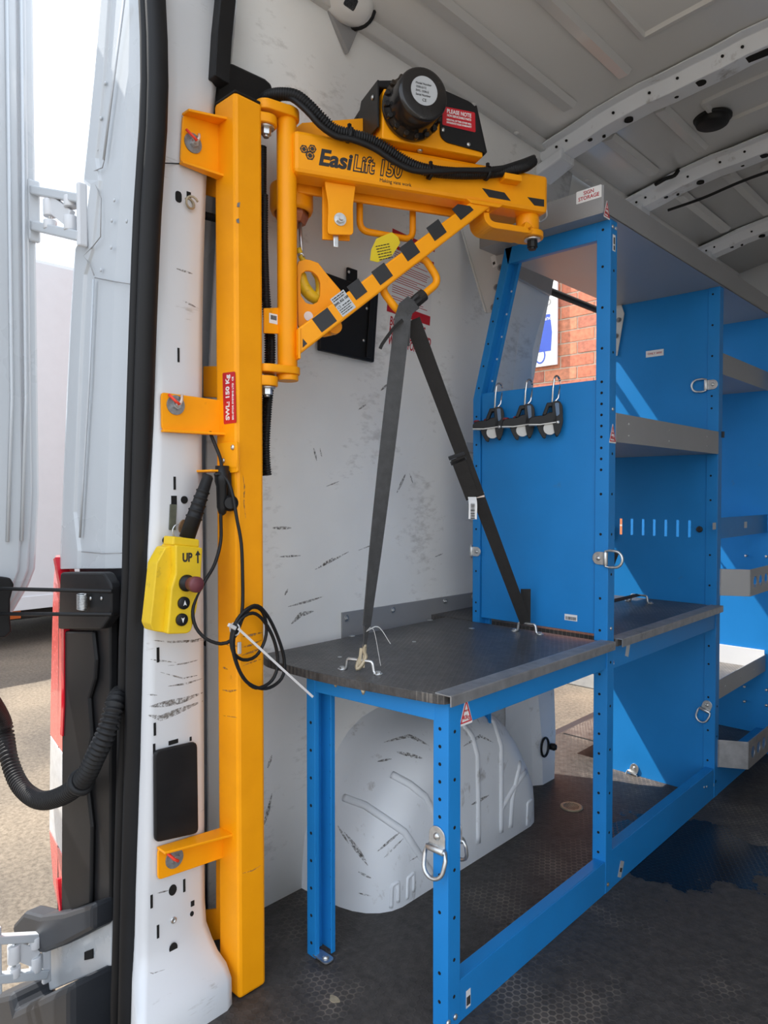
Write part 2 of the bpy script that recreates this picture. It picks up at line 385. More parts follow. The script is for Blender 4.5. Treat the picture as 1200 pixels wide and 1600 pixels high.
def ground_material():
    m = bpy.data.materials.new('yard_ground'); m.use_nodes = True
    n = m.node_tree.nodes; L = m.node_tree.links; b = n['Principled BSDF']
    geo = n.new('ShaderNodeNewGeometry')
    a = n.new('ShaderNodeTexNoise'); a.inputs['Scale'].default_value = 1.1; a.inputs['Detail'].default_value = 8
    f = n.new('ShaderNodeTexNoise'); f.inputs['Scale'].default_value = 42; f.inputs['Detail'].default_value = 9; f.inputs['Roughness'].default_value = 0.75
    for q in (a, f): L.new(geo.outputs['Position'], q.inputs['Vector'])
    r = n.new('ShaderNodeValToRGB'); r.color_ramp.elements[0].position = 0.35; r.color_ramp.elements[1].position = 0.65
    r.color_ramp.elements[0].color = (0.13, 0.11, 0.088, 1); r.color_ramp.elements[1].color = (0.26, 0.212, 0.155, 1)
    L.new(a.outputs[0], r.inputs[0])
    r2 = n.new('ShaderNodeValToRGB'); r2.color_ramp.elements[0].position = 0.36; r2.color_ramp.elements[1].position = 0.6
    r2.color_ramp.elements[0].color = (0.40, 0.38, 0.36, 1); r2.color_ramp.elements[1].color = (1, 1, 1, 1)
    L.new(f.outputs[0], r2.inputs[0])
    mx = n.new('ShaderNodeMixRGB'); mx.blend_type = 'MULTIPLY'; mx.inputs[0].default_value = 0.85
    L.new(r.outputs[0], mx.inputs[1]); L.new(r2.outputs[0], mx.inputs[2]); L.new(mx.outputs[0], b.inputs['Base Color'])
    b.inputs['Roughness'].default_value = 0.95
    bp = n.new('ShaderNodeBump'); bp.inputs['Strength'].default_value = 0.5; bp.inputs['Distance'].default_value = 0.01
    L.new(f.outputs[0], bp.inputs['Height']); L.new(bp.outputs[0], b.inputs['Normal'])
    return m
M['ground'] = ground_material()
def brick_material():
    m = bpy.data.materials.new('far_brickwork'); m.use_nodes = True
    n = m.node_tree.nodes; L = m.node_tree.links; b = n['Principled BSDF']
    geo = n.new('ShaderNodeNewGeometry'); mp = n.new('ShaderNodeMapping'); mp.inputs['Rotation'].default_value = (math.radians(-90), 0, 0)
    L.new(geo.outputs['Position'], mp.inputs[0])
    t = n.new('ShaderNodeTexBrick'); t.inputs['Scale'].default_value = 1.0; t.inputs['Brick Width'].default_value = 0.319; t.inputs['Row Height'].default_value = 0.106; t.inputs['Mortar Size'].default_value = 0.007
    t.inputs['Color1'].default_value = (0.46, 0.13, 0.055, 1); t.inputs['Color2'].default_value = (0.53, 0.18, 0.07, 1); t.inputs['Mortar'].default_value = (0.6, 0.5, 0.4, 1)
    L.new(mp.outputs[0], t.inputs['Vector']); L.new(t.outputs[0], b.inputs['Base Color']); b.inputs['Roughness'].default_value = 0.9
    return m
M['farbrick'] = brick_material()

def scuff_material():
    m = mat('scuff', (0.22, 0.19, 0.155), 0.8, var=0.3, vscale=60); n = m.node_tree.nodes; L = m.node_tree.links
    geo = n.new('ShaderNodeNewGeometry'); nz = n.new('ShaderNodeTexNoise'); nz.inputs['Scale'].default_value = 150; nz.inputs['Detail'].default_value = 6; nz.inputs['Roughness'].default_value = 0.7
    L.new(geo.outputs['Position'], nz.inputs['Vector']); mr = n.new('ShaderNodeMapRange'); mr.inputs[1].default_value = 0.40; mr.inputs[2].default_value = 0.66; mr.inputs[4].default_value = 0.55
    L.new(nz.outputs[0], mr.inputs[0]); L.new(mr.outputs[0], n['Principled BSDF'].inputs['Alpha']); return m
M['scuff'] = scuff_material()
def scuff(fn, pts, wd, parent, nrm=V(1, 0, 0)):
    out = []
    for i in range(len(pts) - 1):
        for k in range(5):
            f = k / 5; out.append((pts[i][0] * (1 - f) + pts[i + 1][0] * f, pts[i][1] * (1 - f) + pts[i + 1][1] * f))
    out.append(pts[-1]); P = [fn(u, v) for u, v in out]; n_ = len(P)
    mb = MB(); mb.sweep(P, [(0.0002, -wd / 2), (0.0005, 0), (0.0002, wd / 2)], xh=nrm, scale=[max(0.15, math.sin(math.pi * (k + 0.5) / n_)) for k in range(n_)]); return mb.build('scuff_mark', M['scuff'], parent)
def hexbolt(mb, p, nrm, r=0.006, h=0.005, washer=None):
    nrm = Vector(nrm).normalized(); p = Vector(p)
    if washer: mb.cyl(p, p + nrm * 0.0022, washer, n=20); p = p + nrm * 0.0022
    mb.cyl(p, p + nrm * h, r, n=6, sm=False)
    mb.cyl(p + nrm * h, p + nrm * (h + r * 0.5), r * 0.55, n=10)
def domebolt(mb, p, nrm, r=0.005):
    mb.lathe([(r, 0), (r * 0.9, r * 0.35), (r * 0.5, r * 0.6), (r * 0.1, r * 0.68)], p, nrm, 12)
def disc(mb, p, nrm, r, t=0.0004, n=12, sx=1.0, up=None):
    nrm = Vector(nrm).normalized(); x, y, z = frame(nrm, up); p = Vector(p)
    mb.prism([p + x * (r * math.cos(2 * math.pi * i / n)) + y * (r * sx * math.sin(2 * math.pi * i / n)) for i in range(n)], nrm * t)
def plate(mb, p, nrm, up, w_, h_, t=0.0004, r=0.0):
    nrm = Vector(nrm).normalized(); y, x, z = frame(nrm, Vector(up)); x = y.cross(z); p = Vector(p)
    pts = [(-w_ / 2, -h_ / 2), (w_ / 2, -h_ / 2), (w_ / 2, h_ / 2), (-w_ / 2, h_ / 2)]
    if r: pts = [tuple(q) for q in rpoly([Vector(q) for q in pts], r)]
    mb.prism([p + x * a + y * b for a, b in pts], nrm * t)
def print_lines(mb, p, xd, ud, nd, rows, t=0.0003):
    for (x0, x1, yy, hh) in rows:
        x = x0
        while x < x1:
            l = random.uniform(0.4, 1.1) * hh * 3.5; l = min(l, x1 - x)
            c = p + xd * (x + l / 2) + ud * yy
            mb.prism([c - xd * l / 2 - ud * hh / 2, c + xd * l / 2 - ud * hh / 2, c + xd * l / 2 + ud * hh / 2, c - xd * l / 2 + ud * hh / 2], nd * t)
            x += l + hh * 0.6
def barcode(mb, p, xd, ud, nd, wd, ht, t=0.0003):
    x = -wd / 2
    while x < wd / 2:
        b_ = random.choice((0.03, 0.05, 0.07)) * wd
        c = p + xd * (x + b_ / 2)
        mb.prism([c - xd * b_ / 2 - ud * ht / 2, c + xd * b_ / 2 - ud * ht / 2, c + xd * b_ / 2 + ud * ht / 2, c - xd * b_ / 2 + ud * ht / 2], nd * t)
        x += b_ + random.choice((0.03, 0.05)) * wd
# ================================================================== SETTING
def wallx(z):
    return 0.0 if z < 1.0 else 0.15 * ((z - 1.0) / 1.13) ** 1.6
def skinx(z):
    return -0.19 if z < 1.0 else -0.19 + 0.235 * ((z - 1.0) / 1.13) ** 1.35
def struct(mb, name, m, parent=None, bevel=0):
    o = mb.build(name, m, parent, bevel)
    if parent is None: o['kind'] = 'structure'
    return o
def sheet(mb, fn, us, vs, thick=None, sm=True):
    n = len(vs); vv = [fn(u, v) for u in us for v in vs]
    fs = [(i * n + j, i * n + j + 1, (i + 1) * n + j + 1, (i + 1) * n + j) for i in range(len(us) - 1) for j in range(n - 1)]
    mb.add(vv, fs, sm)
    if thick:
        t = Vector(thick); o = len(mb.v); mb.add([Vector(p) + t for p in vv], [f[::-1] for f in fs], sm)
        k = len(vv); b0 = o - k; U = len(us)
        per = [i * n for i in range(U)] + [(U - 1) * n + j for j in range(1, n)] + [i * n + n - 1 for i in range(U - 2, -1, -1)] + [j for j in range(n - 2, 0, -1)]
        for i in range(len(per)):
            a, b = per[i], per[(i + 1) % len(per)]
            mb.f.append((b0 + a, o + a, o + b, b0 + b)); mb.sm.append(False)
    return mb
def lin(a, b, n): return [a + (b - a) * i / (n - 1) for i in range(n)]

# ground outside
g = MB(); g.add([(-60, -40, -0.62), (60, -40, -0.62), (60, 60, -0.62), (-60, 60, -0.62)], [(0, 1, 2, 3)])
struct(g, 'ground', M['ground'])
# floor: main deck plus the side door step
fl = MB()
fpts = [(0.0, 0.0), (1.85, 0.0), (1.85, 3.2), (-0.12, 3.2), (-0.12, 1.50), (0.0, 1.50)]
fl.prism([V(x, y, -0.022) for x, y in fpts], (0, 0, 0.022))
floor = struct(fl, 'floor', M['floor'])
sl__ = MB(); sl__.bx(0.16, 1.70, -0.055, -0.002, -0.10, -0.004); tag(sl__.build('door_sill', M['charcoal'], None, 0.006), 'charcoal rear door sill along the edge of the dark floor', 'sill')
sl__ = MB(); sl__.bx(-0.19, 2.05, -0.02, 3.3, -0.30, -0.024); struct(sl__, 'trim_3', M['charcoal'])
# left wall: the white liner sheet, leaning in towards the roof, ends at the side door
def edgey(z):
    if z < 1.25: return 1.50
    return 1.50 - 0.05 * math.sin((z - 1.25) * 4.2) + 0.10 * max(0, (z - 1.5)) / 0.3
wl = MB(); zs = [0, 0.5, 1.0] + lin(1.08, 2.13, 16)
sheet(wl, lambda z, t: V(wallx(z), 0.175 + (min(edgey(z), 1.54) - 0.175) * t, z), zs, lin(0, 1, 6), (-0.006, 0, 0))
wall_left = struct(wl, 'wall_left', M['liner'])
# bare inner skin behind the liner's rear edge
wi = MB(); sheet(wi, lambda z, t: V(wallx(z) - 0.03, -0.02 + 0.30 * t, z), zs, lin(0, 1, 3), (-0.004, 0, 0))
struct(wi, 'trim_1', M['body'])
# wall forward of the side door and the header over the opening
wf = MB(); sheet(wf, lambda z, t: V(wallx(z), 2.75 + 0.45 * t, z), zs, lin(0, 1, 3), (-0.006, 0, 0))
struct(wf, 'wall_left_front', M['liner'])
hd = MB(); hz = lin(1.79, 2.13, 6)
sheet(hd, lambda z, t: V(wallx(z) - 0.02, 1.5 + 1.25 * t, z), hz, lin(0, 1, 4), (-0.05, 0, 0.0))
struct(hd, 'trim_2', M['roof'])
sk = MB(); sheet(sk, lambda z, t: V(skinx(z), -0.01 + 1.43 * t, z), [-0.35, 0.0, 0.5] + zs[2:], lin(0, 1, 3), (-0.006, 0, 0))
struct(sk, 'wall_outer_left', M['body'])
sk = MB(); sheet(sk, lambda z, t: V(skinx(z), 2.75 + 0.8 * t, z), [-0.35, 0.0, 0.5] + zs[2:], lin(0, 1, 3), (-0.006, 0, 0))
struct(sk, 'wall_outer_left_front', M['body'])
# side door seal strip under the header
ds = MB(); ds.tube([V(-0.045, 1.52, 1.775), V(-0.045, 2.1, 1.775), V(-0.045, 2.74, 1.775)], 0.014, 8)
tag(ds.build('door_seal', M['rubber']), 'black rubber seal along the top of the open side doorway', 'door seal')
# right wall, bulkhead
wr_ = MB(); sheet(wr_, lambda z, t: V(1.86 - wallx(z), 3.2 * t, z), zs, lin(0, 1, 3), (0.006, 0, 0))
struct(wr_, 'wall_right', M['liner'])
wb = MB(); wb.bx(-0.1, 1.86, 3.2, 3.22, -0.02, 2.25); struct(wb, 'wall_front', M['roof'])
# ceiling with crown
def ceilz(x): return 2.215 - 0.10 * ((x - 0.93) / 0.80) ** 2
ce = MB(); sheet(ce, lambda x, t: V(x, -0.06 + 3.26 * t, ceilz(x)), lin(0.13, 1.73, 17), lin(0, 1, 3), (0, 0, 0.006))
ceiling = struct(ce, 'ceiling', M['roof'])
# pressed ribs (swages) in the roof sheet: parts of the ceiling
def swage(x0, x1, y0, y1, t=0.006, wd=0.03):
    t *= 1.7
    mb = MB(); a = V(x0, y0, ceilz(x0)); b = V(x1, y1, ceilz(x1)); n_ = max(2, int((b - a).length / 0.08))
    pts = [V(x0 + (x1 - x0) * k / n_, y0 + (y1 - y0) * k / n_, 0) for k in range(n_ + 1)]
    for p in pts: p.z = ceilz(p.x)
    hw = wd / 2
    mb.sweep(pts, [(0.002, -hw), (-t, -hw * 0.55), (-t, hw * 0.55), (0.002, hw)], xh=V(0, 0, 1), sm=False)
    return mb.build('roof_rib', M['roof'], ceiling)
for y0, y1 in ((0.02, 1.26), (1.46, 1.86), (2.06, 2.62)):
    for x, wd in ((0.30, 0.055), (0.47, 0.05), (1.39, 0.05), (1.56, 0.055)):
        swage(x, x, y0 + 0.02, y1 - 0.03, 0.007, wd)
    swage(0.57, 1.30, y1 - 0.13, y1 - 0.13, 0.006, 0.022); swage(0.57, 1.30, y0 + 0.10, y0 + 0.10, 0.006, 0.022)
    swage(0.57, 0.57, y0 + 0.10, y1 - 0.13, 0.006, 0.02); swage(1.30, 1.30, y0 + 0.10, y1 - 0.13, 0.006, 0.02)
# cross members of the roof
def roof_bow(yc, i):
    t = thing('roof_bow', ['pale grey steel roof cross member nearest the rear, full of round holes', 'second grey roof cross member with black cable clipped to it', 'farthest grey roof cross member above the deep end of the shelving'][i], 'roof beam', (0.93, yc, ceilz(0.93) - 0.05), 'roof cross members')
    xs_ = lin(0.135, 1.72, 24)
    mb = MB(); h0 = 0.042
    pts = [V(x, yc, ceilz(x) - 0.004 - (0.006 if k % 6 < 3 else 0)) for k, x in enumerate(xs_)]
    # hat section: flange, web, sole, web, flange
    sec = [(0.0, -0.075), (-0.004, -0.075), (-0.006, -0.045), (-h0, -0.032), (-h0, 0.028), (-0.006, 0.045), (-0.004, 0.075), (0.0, 0.075)]
    mb.sweep(pts, sec, xh=V(0, 0, 1), sm=False); mb.build('beam', M['arch'], t, 0.003)
    for x, yy, r in ((0.30, -0.012, 0.008), (0.335, 0.012, 0.005), (0.42, 0.0, 0.013), (0.56, 0.006, 0.006), (0.63, -0.005, 0.016), (0.92, 0.0, 0.012), (1.15, 0.0, 0.015), (1.4, 0, 0.009)):
        hl = MB(); disc(hl, V(x, yc + yy, ceilz(x) - h0 - 0.0045), (0, 0, -1), r, 0.0006 + 0.006, 14); hl.build('punched_hole', M['hole'], t)
    for x in (0.2, 0.235, 0.39, 0.50, 0.58, 0.70, 0.75):
        hl = MB(); disc(hl, V(x, yc - 0.039, ceilz(x) - 0.028), V(0, -1, -0.33), 0.004, 0.004, 8); hl.build('punched_hole', M['hole'], t)
    sl_ = MB(); sl_.bx(0.72, 0.81, yc - 0.016, yc + 0.014, ceilz(0.77) - h0 - 0.006, ceilz(0.77) - h0 + 0.004); sl_.build('slot', M['hole'], t)
    s2 = MB(); s2.bx(0.185, 0.225, yc - 0.015, yc + 0.01, ceilz(0.2) - h0 - 0.0055, ceilz(0.2) - h0 + 0.004); s2.build('slot', M['hole'], t)
    ft = MB(); ft.prism([V(0.10, yc - 0.05, 2.02), V(0.22, yc - 0.045, 2.062), V(0.22, yc + 0.04, 2.062), V(0.10, yc + 0.05, 2.02)], (0, 0, 0.035)); ft.build('beam_end', M['arch'], t, 0.006)
    return t
for i, y in enumerate((1.375, 1.965, 2.70)): roof_bow(y, i)
# rail where the liner meets the roof, one each side, with clips
for k, (xs, lab) in enumerate(((0.155, 'grey roof edge rail above the white wall liner'), (1.705, 'grey roof edge rail over the right wall'))):
    sgn = 1 if k == 0 else -1
    t = thing('roof_rail', lab, 'rail', (xs, 1.3, 2.10))
    mb = MB(); mb.sweep([V(xs, -0.05, 2.125), V(xs, 1.3, 2.125), V(xs, 3.2, 2.125)], [(-0.022, -0.018), (-0.022, 0.006), (-0.004, 0.022), (0.012, 0.022), (0.012, -0.018)], xh=V(0, 0, 1), sm=False)
    mb.build('rail', M['roof'], t, 0.003)
    for y in (0.72, 0.95, 1.17, 1.62, 1.85, 2.3):
        c = MB(); domebolt(c, V(xs + 0.002 * sgn, y, 2.103), V(0, 0, -1), 0.008); c.build('clip', M['lampwhite'], t)
# ceiling vent
vc = pZ(1113, 185, 2.19)
vt = thing('roof_vent', 'black round rubber vent cap set in the grey roof sheet', 'vent', vc)
mb = MB(); mb.lathe([(0.052, 0.02), (0.052, 0.0), (0.047, -0.012), (0.044, -0.014), (0.002, -0.014)], V(vc.x, vc.y, ceilz(vc.x) - 0.012), V(0, 0, 1), 28); mb.build('cap', M['rubber'], vt)
mb = MB(); mb.lathe([(0.058, 0.006), (0.058, 0.0), (0.05, -0.003)], V(vc.x, vc.y, ceilz(vc.x) - 0.006), V(0, 0, 1), 28); mb.build('rim', M['rubber'], vt)
# black cables on second bow
c = MB(); c.tube(catmull([V(0.30, 1.86, 2.12), V(0.34, 1.85, 2.125), V(0.36, 1.88, 2.14), V(0.37, 1.90, 2.17)], 0.01), 0.007)
tag(c.build('roof_cable', M['rubber']), 'short black cable curling down from the roof near the second cross member', 'cable')
c = MB(); c.tube(catmull([V(0.27, 2.05, 2.09), V(0.40, 2.05, 2.10), V(0.55, 2.055, 2.125), V(0.75, 2.06, 2.14), V(0.95, 2.04, 2.15)], 0.02), 0.0055)
tag(c.build('roof_cable', M['rubber']), 'long thin black cable running along the second roof cross member', 'cable')
# interior lamp at the top of the wall
lp = pX(541, -2, 0.17)
t = thing('interior_lamp', 'white interior lamp with dark lens and black rim at the roof edge', 'lamp', lp)
ax = V(0.75, -0.25, -0.75).normalized()
mb = MB(); x_, y_, z_ = frame(ax, V(0, 1, 0))
def ell(mb, c, ax, a, b, prof, n=26):
    x_, y_, z_ = frame(ax, V(0, 1, 0)); vv = []
    for k, h in prof:
        for i in range(n):
            q = 2 * math.pi * i / n; vv.append(c + z_ * h + x_ * (a * k * math.cos(q)) + y_ * (b * k * math.sin(q)))
    fs = [(k * n + i, k * n + (i + 1) % n, (k + 1) * n + (i + 1) % n, (k + 1) * n + i) for k in range(len(prof) - 1) for i in range(n)]
    fs += [tuple(range(n - 1, -1, -1)), tuple((len(prof) - 1) * n + i for i in range(n))]
    mb.add(vv, fs, True)
ell(mb, lp, ax, 0.07, 0.05, [(1, -0.01), (1.0, 0.004), (0.9, 0.02), (0.7, 0.03), (0.3, 0.034)]); mb.build('housing', M['lampwhite'], t)
mb = MB(); n = 30; mb.tube([lp + ax * 0.002 + x_ * (0.072 * math.cos(2 * math.pi * i / n)) + y_ * (0.052 * math.sin(2 * math.pi * i / n)) for i in range(n)], 0.007, 8, closed=True); mb.build('rim', M['rubber'], t)
mb = MB(); plate(mb, lp + ax * 0.030, ax, x_, 0.024, 0.03, 0.004, 0.005); mb.build('lens', M['charcoal'], t)
mb = MB(); mb.prism([lp + V(-0.03, -0.05, -0.02), lp + V(-0.03, 0.06, -0.03), lp + V(-0.035, 0.03, -0.10)], (0.012, 0, 0)); mb.build('bracket', M['greymetal'], t, 0.002)

# ================================================================== OUTSIDE
YB = 4.9
bw = thing('brick_wall', 'sunlit red brick wall seen through the open side door', 'wall', (-2.0, YB, -0.62))
b = MB(); b.bx(-9, 1.2, YB + 0.006, YB + 0.25, -0.62, 5.2); b.build('core', M['farbrick'], bw)
pa = pY(835, 608, YB); pb = pY(930, 452, YB)
mo = MB(); mo.bx(-2.25, -0.55, YB - 0.004, YB + 0.01, 1.35, 3.15); mo.build('mortar_bed', M['mortar'], bw)
bme = None; cnt = 0
BL, BH, BD, J = 0.305, 0.092, 0.03, 0.014
meshes = []
for m_ in BR:
    q = MB(); q.bx(-BL / 2, BL / 2, 0, BD, -BH / 2, BH / 2)
    me = bpy.data.meshes.new('brick'); me.from_pydata(q.v, [], q.f); me.materials.append(m_); meshes.append(me)
for r in range(18):
    z = 1.41 + r * (BH + J)
    for k in range(6):
        x = -2.12 + k * (BL + J) + (0.5 * (BL + J) if r % 2 else 0)
        if x > -0.62: continue
        o = bpy.data.objects.new('brick', random.choice(meshes)); COL.objects.link(o); o.parent = bw
        o.location = V(x, YB - 0.012 + random.uniform(-0.002, 0.002), z) - BASE[bw.name]; cnt += 1
kb = MB(); kb.bx(-9, 1.2, YB - 0.16, YB - 0.01, -0.62, -0.48)
tag(kb.build('kerb', M['concrete'], None, 0.01), 'grey concrete kerb along the foot of the brick wall', 'kerb')
# wall sign
sr = pY(873, 462, YB - 0.03); sb_ = pY(872, 570, YB - 0.03); bl = pY(841, 575, YB - 0.03)
SX1, SZ0 = sr.x, sb_.z; SX0, SZ1 = SX1 - 0.62, SZ0 + 0.86
sg = thing('wall_sign', 'white sign board with blue figure fixed to the brick wall', 'sign', (SX1 - 0.3, YB - 0.03, SZ0))
mb = MB(); mb.bx(SX0, SX1, YB - 0.055, YB - 0.035, SZ0, SZ1); mb.build('board', M['white'], sg, 0.003)
e1 = pY(852, 549, YB - 0.055); e2 = pY(861, 490, YB - 0.055)
mb = MB(); mb.prism([V(e1.x - 0.12, YB - 0.055, e1.z), V(e2.x, YB - 0.055, e1.z), V(e2.x + 0.01, YB - 0.055, (e1.z + e2.z) / 2), V(e2.x - 0.01, YB - 0.055, e2.z), V(e1.x - 0.12, YB - 0.055, e2.z)], (0, -0.002, 0)); mb.build('blue_panel', M['signblue'], sg)
rc = pY(844, 556, YB - 0.056); mb = MB(); n = 24
mb.ringprism([rc + V(0.052 * math.cos(2 * math.pi * i / n), 0, 0.07 * math.sin(2 * math.pi * i / n)) for i in range(n)], [rc + V(0.040 * math.cos(2 * math.pi * i / n), 0, 0.057 * math.sin(2 * math.pi * i / n)) for i in range(n)], (0, -0.002, 0)); mb.build('blue_ring', M['signblue'], sg)
text('lettering', '6', M['concrete'], sg, pY(856, 469, YB - 0.056), (1, 0, 0), (0, 0, 1), 0.16, 'CENTER')
text('lettering', 'and', M['white'], sg, pY(856, 497, YB - 0.058), (1, 0, 0), (0, 0, 1), 0.055, 'CENTER')
# parked lorry far left
tk = thing('box_truck', 'white high sided box truck parked across the yard', 'truck', (-7.7, 2.6, -0.62))
TX = -6.5
mb = MB(); mb.bx(TX - 2.4, TX, 1.2, 4.4, -0.2, 3.5); mb.build('body', M['truck'], tk, 0.05)
mb = MB(); mb.bx(TX - 2.2, TX - 0.1, -0.9, 1.15, -0.1, 1.9); mb.build('cab', M['truck'], tk, 0.12)
mb = MB(); mb.bx(TX - 2.2, TX - 0.25, -0.7, 4.3, -0.36, -0.18); mb.build('chassis', M['tyre'], tk, 0.02)
for y in (-0.1, 3.5):
    for x0 in (TX - 2.3, TX - 0.3):
        mb = MB(); mb.lathe([(0.02, 0), (0.30, 0), (0.36, 0.04), (0.36, 0.2), (0.30, 0.25), (0.02, 0.25)], V(x0, y, -0.26), V(1, 0, 0), 24); mb.build('wheel', M['tyre'], tk)
for y in (0.4, 2.0, 2.9):
    mb = MB(); mb.bx(TX - 0.25, TX - 0.23, y, y + 0.14, -0.34, -0.24); mb.build('side_marker', M['orange'], tk)
mb = MB(); mb.bx(TX - 0.005, TX + 0.015, 1.25, 4.35, -0.22, -0.08); mb.build('side_rail', M['truck'], tk, 0.004)
# ================================================================== REAR LEFT CORNER OF THE VAN
def interp(tab, v):
    for i in range(len(tab) - 1):
        (a, x), (b, y) = tab[i], tab[i + 1]
        if v <= b or i == len(tab) - 2: return x + (y - x) * (v - a) / (b - a)
T_A = [(0, 160), (150, 146), (300, 130), (400, 117), (550, 108), (750, 100), (890, 94), (1600, 75)]
T_B = [(-60, 220), (0, 222), (100, 226), (200, 222), (350, 212), (550, 205), (800, 197), (900, 195), (1000, 190), (1200, 187), (1400, 182), (1600, 176)]
T_C = [(-60, 249), (0, 251), (100, 256), (200, 254), (350, 244), (550, 236), (800, 229), (900, 226), (1000, 222), (1200, 218), (1400, 212), (1600, 208)]
T_E = [(-60, 352), (0, 346), (110, 336), (260, 321), (450, 315), (700, 314), (1000, 317), (1270, 318), (1450, 319), (1485, 320), (1506, 326), (1540, 335), (1582, 354), (1600, 360), (1620, 362), (1800, 362)]
LV = [-60, 0, 60, 130, 200, 260, 330, 400, 500, 600, 700, 800, 900, 1000, 1100, 1200, 1300, 1400, 1450, 1490, 1520, 1550, 1580, 1612, 1680, 1760]
def jx(v): return 0.15 if v < 1492 else 0.15 + 0.065 * ((min(v, 1612) - 1492) / 110) ** 1.3
# door pillar (jamb)
dp = thing('door_pillar', 'white painted rear door pillar carrying the yellow hoist brackets', 'pillar', (0.12, 0.02, 0))
mb = MB(); rows = []
for v in LV:
    c = pY(interp(T_C, v), v, -0.035); 
    d0 = pX(interp(T_C, v) + 8, v, jx(v) + 0.002); d1 = pX(interp(T_C, v) + 22, v, jx(v) + 0.004); e0 = pX(interp(T_E, v) - 7, v, jx(v) + 0.002); e1 = pX(interp(T_E, v), v, jx(v) - 0.006)
    z = d1.z
    rows.append([V(c.x - 0.06, -0.03, z), V(c.x - 0.005, -0.034, z), V(d0.x, d0.y, z), V(d1.x, d1.y, z), V((d1.x + e0.x) / 2 + 0.001, (d1.y + e0.y) / 2, z), V(e0.x, e0.y, z), V(e1.x, e1.y, z), V(e1.x - 0.06, e1.y + 0.008, z), V(min(e1.x - 0.12, 0.05), e1.y + 0.012, z)])
n = len(rows[0]); vv = [p for r in rows for p in r]
mb.add(vv, [(i * n + j, i * n + j + 1, (i + 1) * n + j + 1, (i + 1) * n + j) for i in range(len(rows) - 1) for j in range(n - 1)], True)
pj = mb.build('jamb', M['jamb'], dp)
so_ = pj.modifiers.new('thick', 'SOLIDIFY'); so_.thickness = 0.003; so_.offset = 0
jbvh = BVHTree.FromPolygons([tuple(p) for p in mb.v], mb.f)
def pJ(u, v, off=0.0016):
    d = ray(u, v).normalized(); loc, nn, ix, ds_ = jbvh.ray_cast(CAM, d)
    return loc + V(1, 0, 0) * off if loc is not None else pX(u, v, 0.156)
# panel seam lines
for (pts) in ([(252, 255), (281, 256), (300, 262), (320, 273)],):
    mb = MB(); mb.tube([pJ(u, v, 0.001) for u, v in pts], 0.0012, 6); mb.build('panel_seam', M['charcoal'], dp)
for (u, v) in [(278, 308)]:
    mb = MB(); plate(mb, pJ(u, v), (1, 0, 0), (0, 0, 1), 0.013, 0.021, 0.0012, 0.0062); mb.build('slot', M['hole'], dp)
for u, v, ww, hh in [(294, 306, .009, .014), (278, 555, .004, .027), (272, 755, .0045, .025), (271, 782, .0115, .018), (246, 1023, .005, .028), (241, 1139, .0045, .024), (240, 1170, .0045, .02), (270, 1159, .02, .008), (236, 1408, .0045, .025), (287, 1383, .0045, .025), (246, 1455, .0045, .025), (300, 1411, .0075, .0105), (297, 1154, .004, .008)]:
    mb = MB(); plate(mb, pJ(u, v), (1, 0, 0), (0, 0, 1), ww, hh, 0.0012); mb.build('slot', M['hole'], dp)
for u, v, r in [(287, 781, .0075), (258, 844, .007), (269, 1390, .0105), (299, 1427, .005), (270, 1481, .011)]:
    mb = MB(); disc(mb, pJ(u, v), (1, 0, 0), r, 0.0012, 14, 0.8 if v > 1380 else 1.0, V(0, 0, 1)); mb.build('hole', M['hole'], dp)
mb = MB(); mb.lathe([(0.006, 0), (0.006, 0.003), (0.0035, 0.003), (0.003, 0.001)], pJ(270, 1437, 0.001), V(1, 0, 0), 14); mb.build('rivet_nut', M['zinc'], dp)
for pts, wd in (([(236, 1000), (265, 1003), (300, 1001), (317, 996)], .004), ([(232, 1104), (255, 1100), (285, 1094), (316, 1082)], .012), ([(231, 1117), (250, 1122), (280, 1110), (316, 1095)], .012), ([(234, 1030), (250, 1032), (275, 1035)], .003), ([(230, 1085), (245, 1086)], .003), ([(262, 1040), (290, 1036), (312, 1030)], .003), ([(250, 1050), (285, 1060), (312, 1054)], .003), ([(245, 1395), (262, 1391)], .003), ([(282, 1003), (316, 1000)], .006), ([(275, 420), (300, 428)], .004), ([(285, 470), (305, 480)], .004), ([(262, 1072), (290, 1068), (315, 1060)], .004), ([(280, 850), (296, 870)], .004), ([(232, 1519), (238, 1521), (258, 1514)], .003)):
    scuff(lambda u, v: pJ(u, v, 0.0017), pts, wd, pj)
# black cover plate
mb = MB(); pts = [pX(u, v, 0.1575) for u, v in [(238, 1172), (305, 1157), (307, 1300), (239, 1315)]]
mb.prism(rpoly(pts, 0.012), (0.009, 0, 0)); tag(mb.build('cover_plate', M['black'], None, 0.003), 'black rounded rectangular cover on the white pillar above the lowest bracket', 'cover')
# hook ring, webbing tab and key on the pillar
mb = MB(); hc = pX(297, 317, 0.162); mb.tube([hc + V(0.010 - 0.0012 * k, 0.0105 * math.cos(0.2 + k * 0.55) - 0.0, 0.0105 * math.sin(0.2 + k * 0.55)) for k in range(17)], 0.0022, 8)
tag(mb.build('eye_hook', M['brass']), 'small curled brass coloured wire hook in the pillar slot', 'hook')
mb = MB(); a = pX(271, 788, 0.158); b_ = pX(269, 828, 0.158); mb.bar(a, b_, 0.014, 0.003, V(1, 0, 0)); tag(mb.build('webbing_tab', M['olive'], None, 0.001), 'short olive webbing tab hanging from a slot in the pillar', 'tab')
t = thing('key_ring', 'brown key on a thin steel ring above the yellow control pendant', 'key', pX(281, 830, 0.17))
kc = pX(277, 830, 0.17); mb = MB(); mb.tube([kc + V(0.002, 0.011 * math.cos(k * 0.35), 0.013 * math.sin(k * 0.35)) for k in range(18)], 0.0012, 6, closed=True); mb.build('ring', M['zinc'], t)
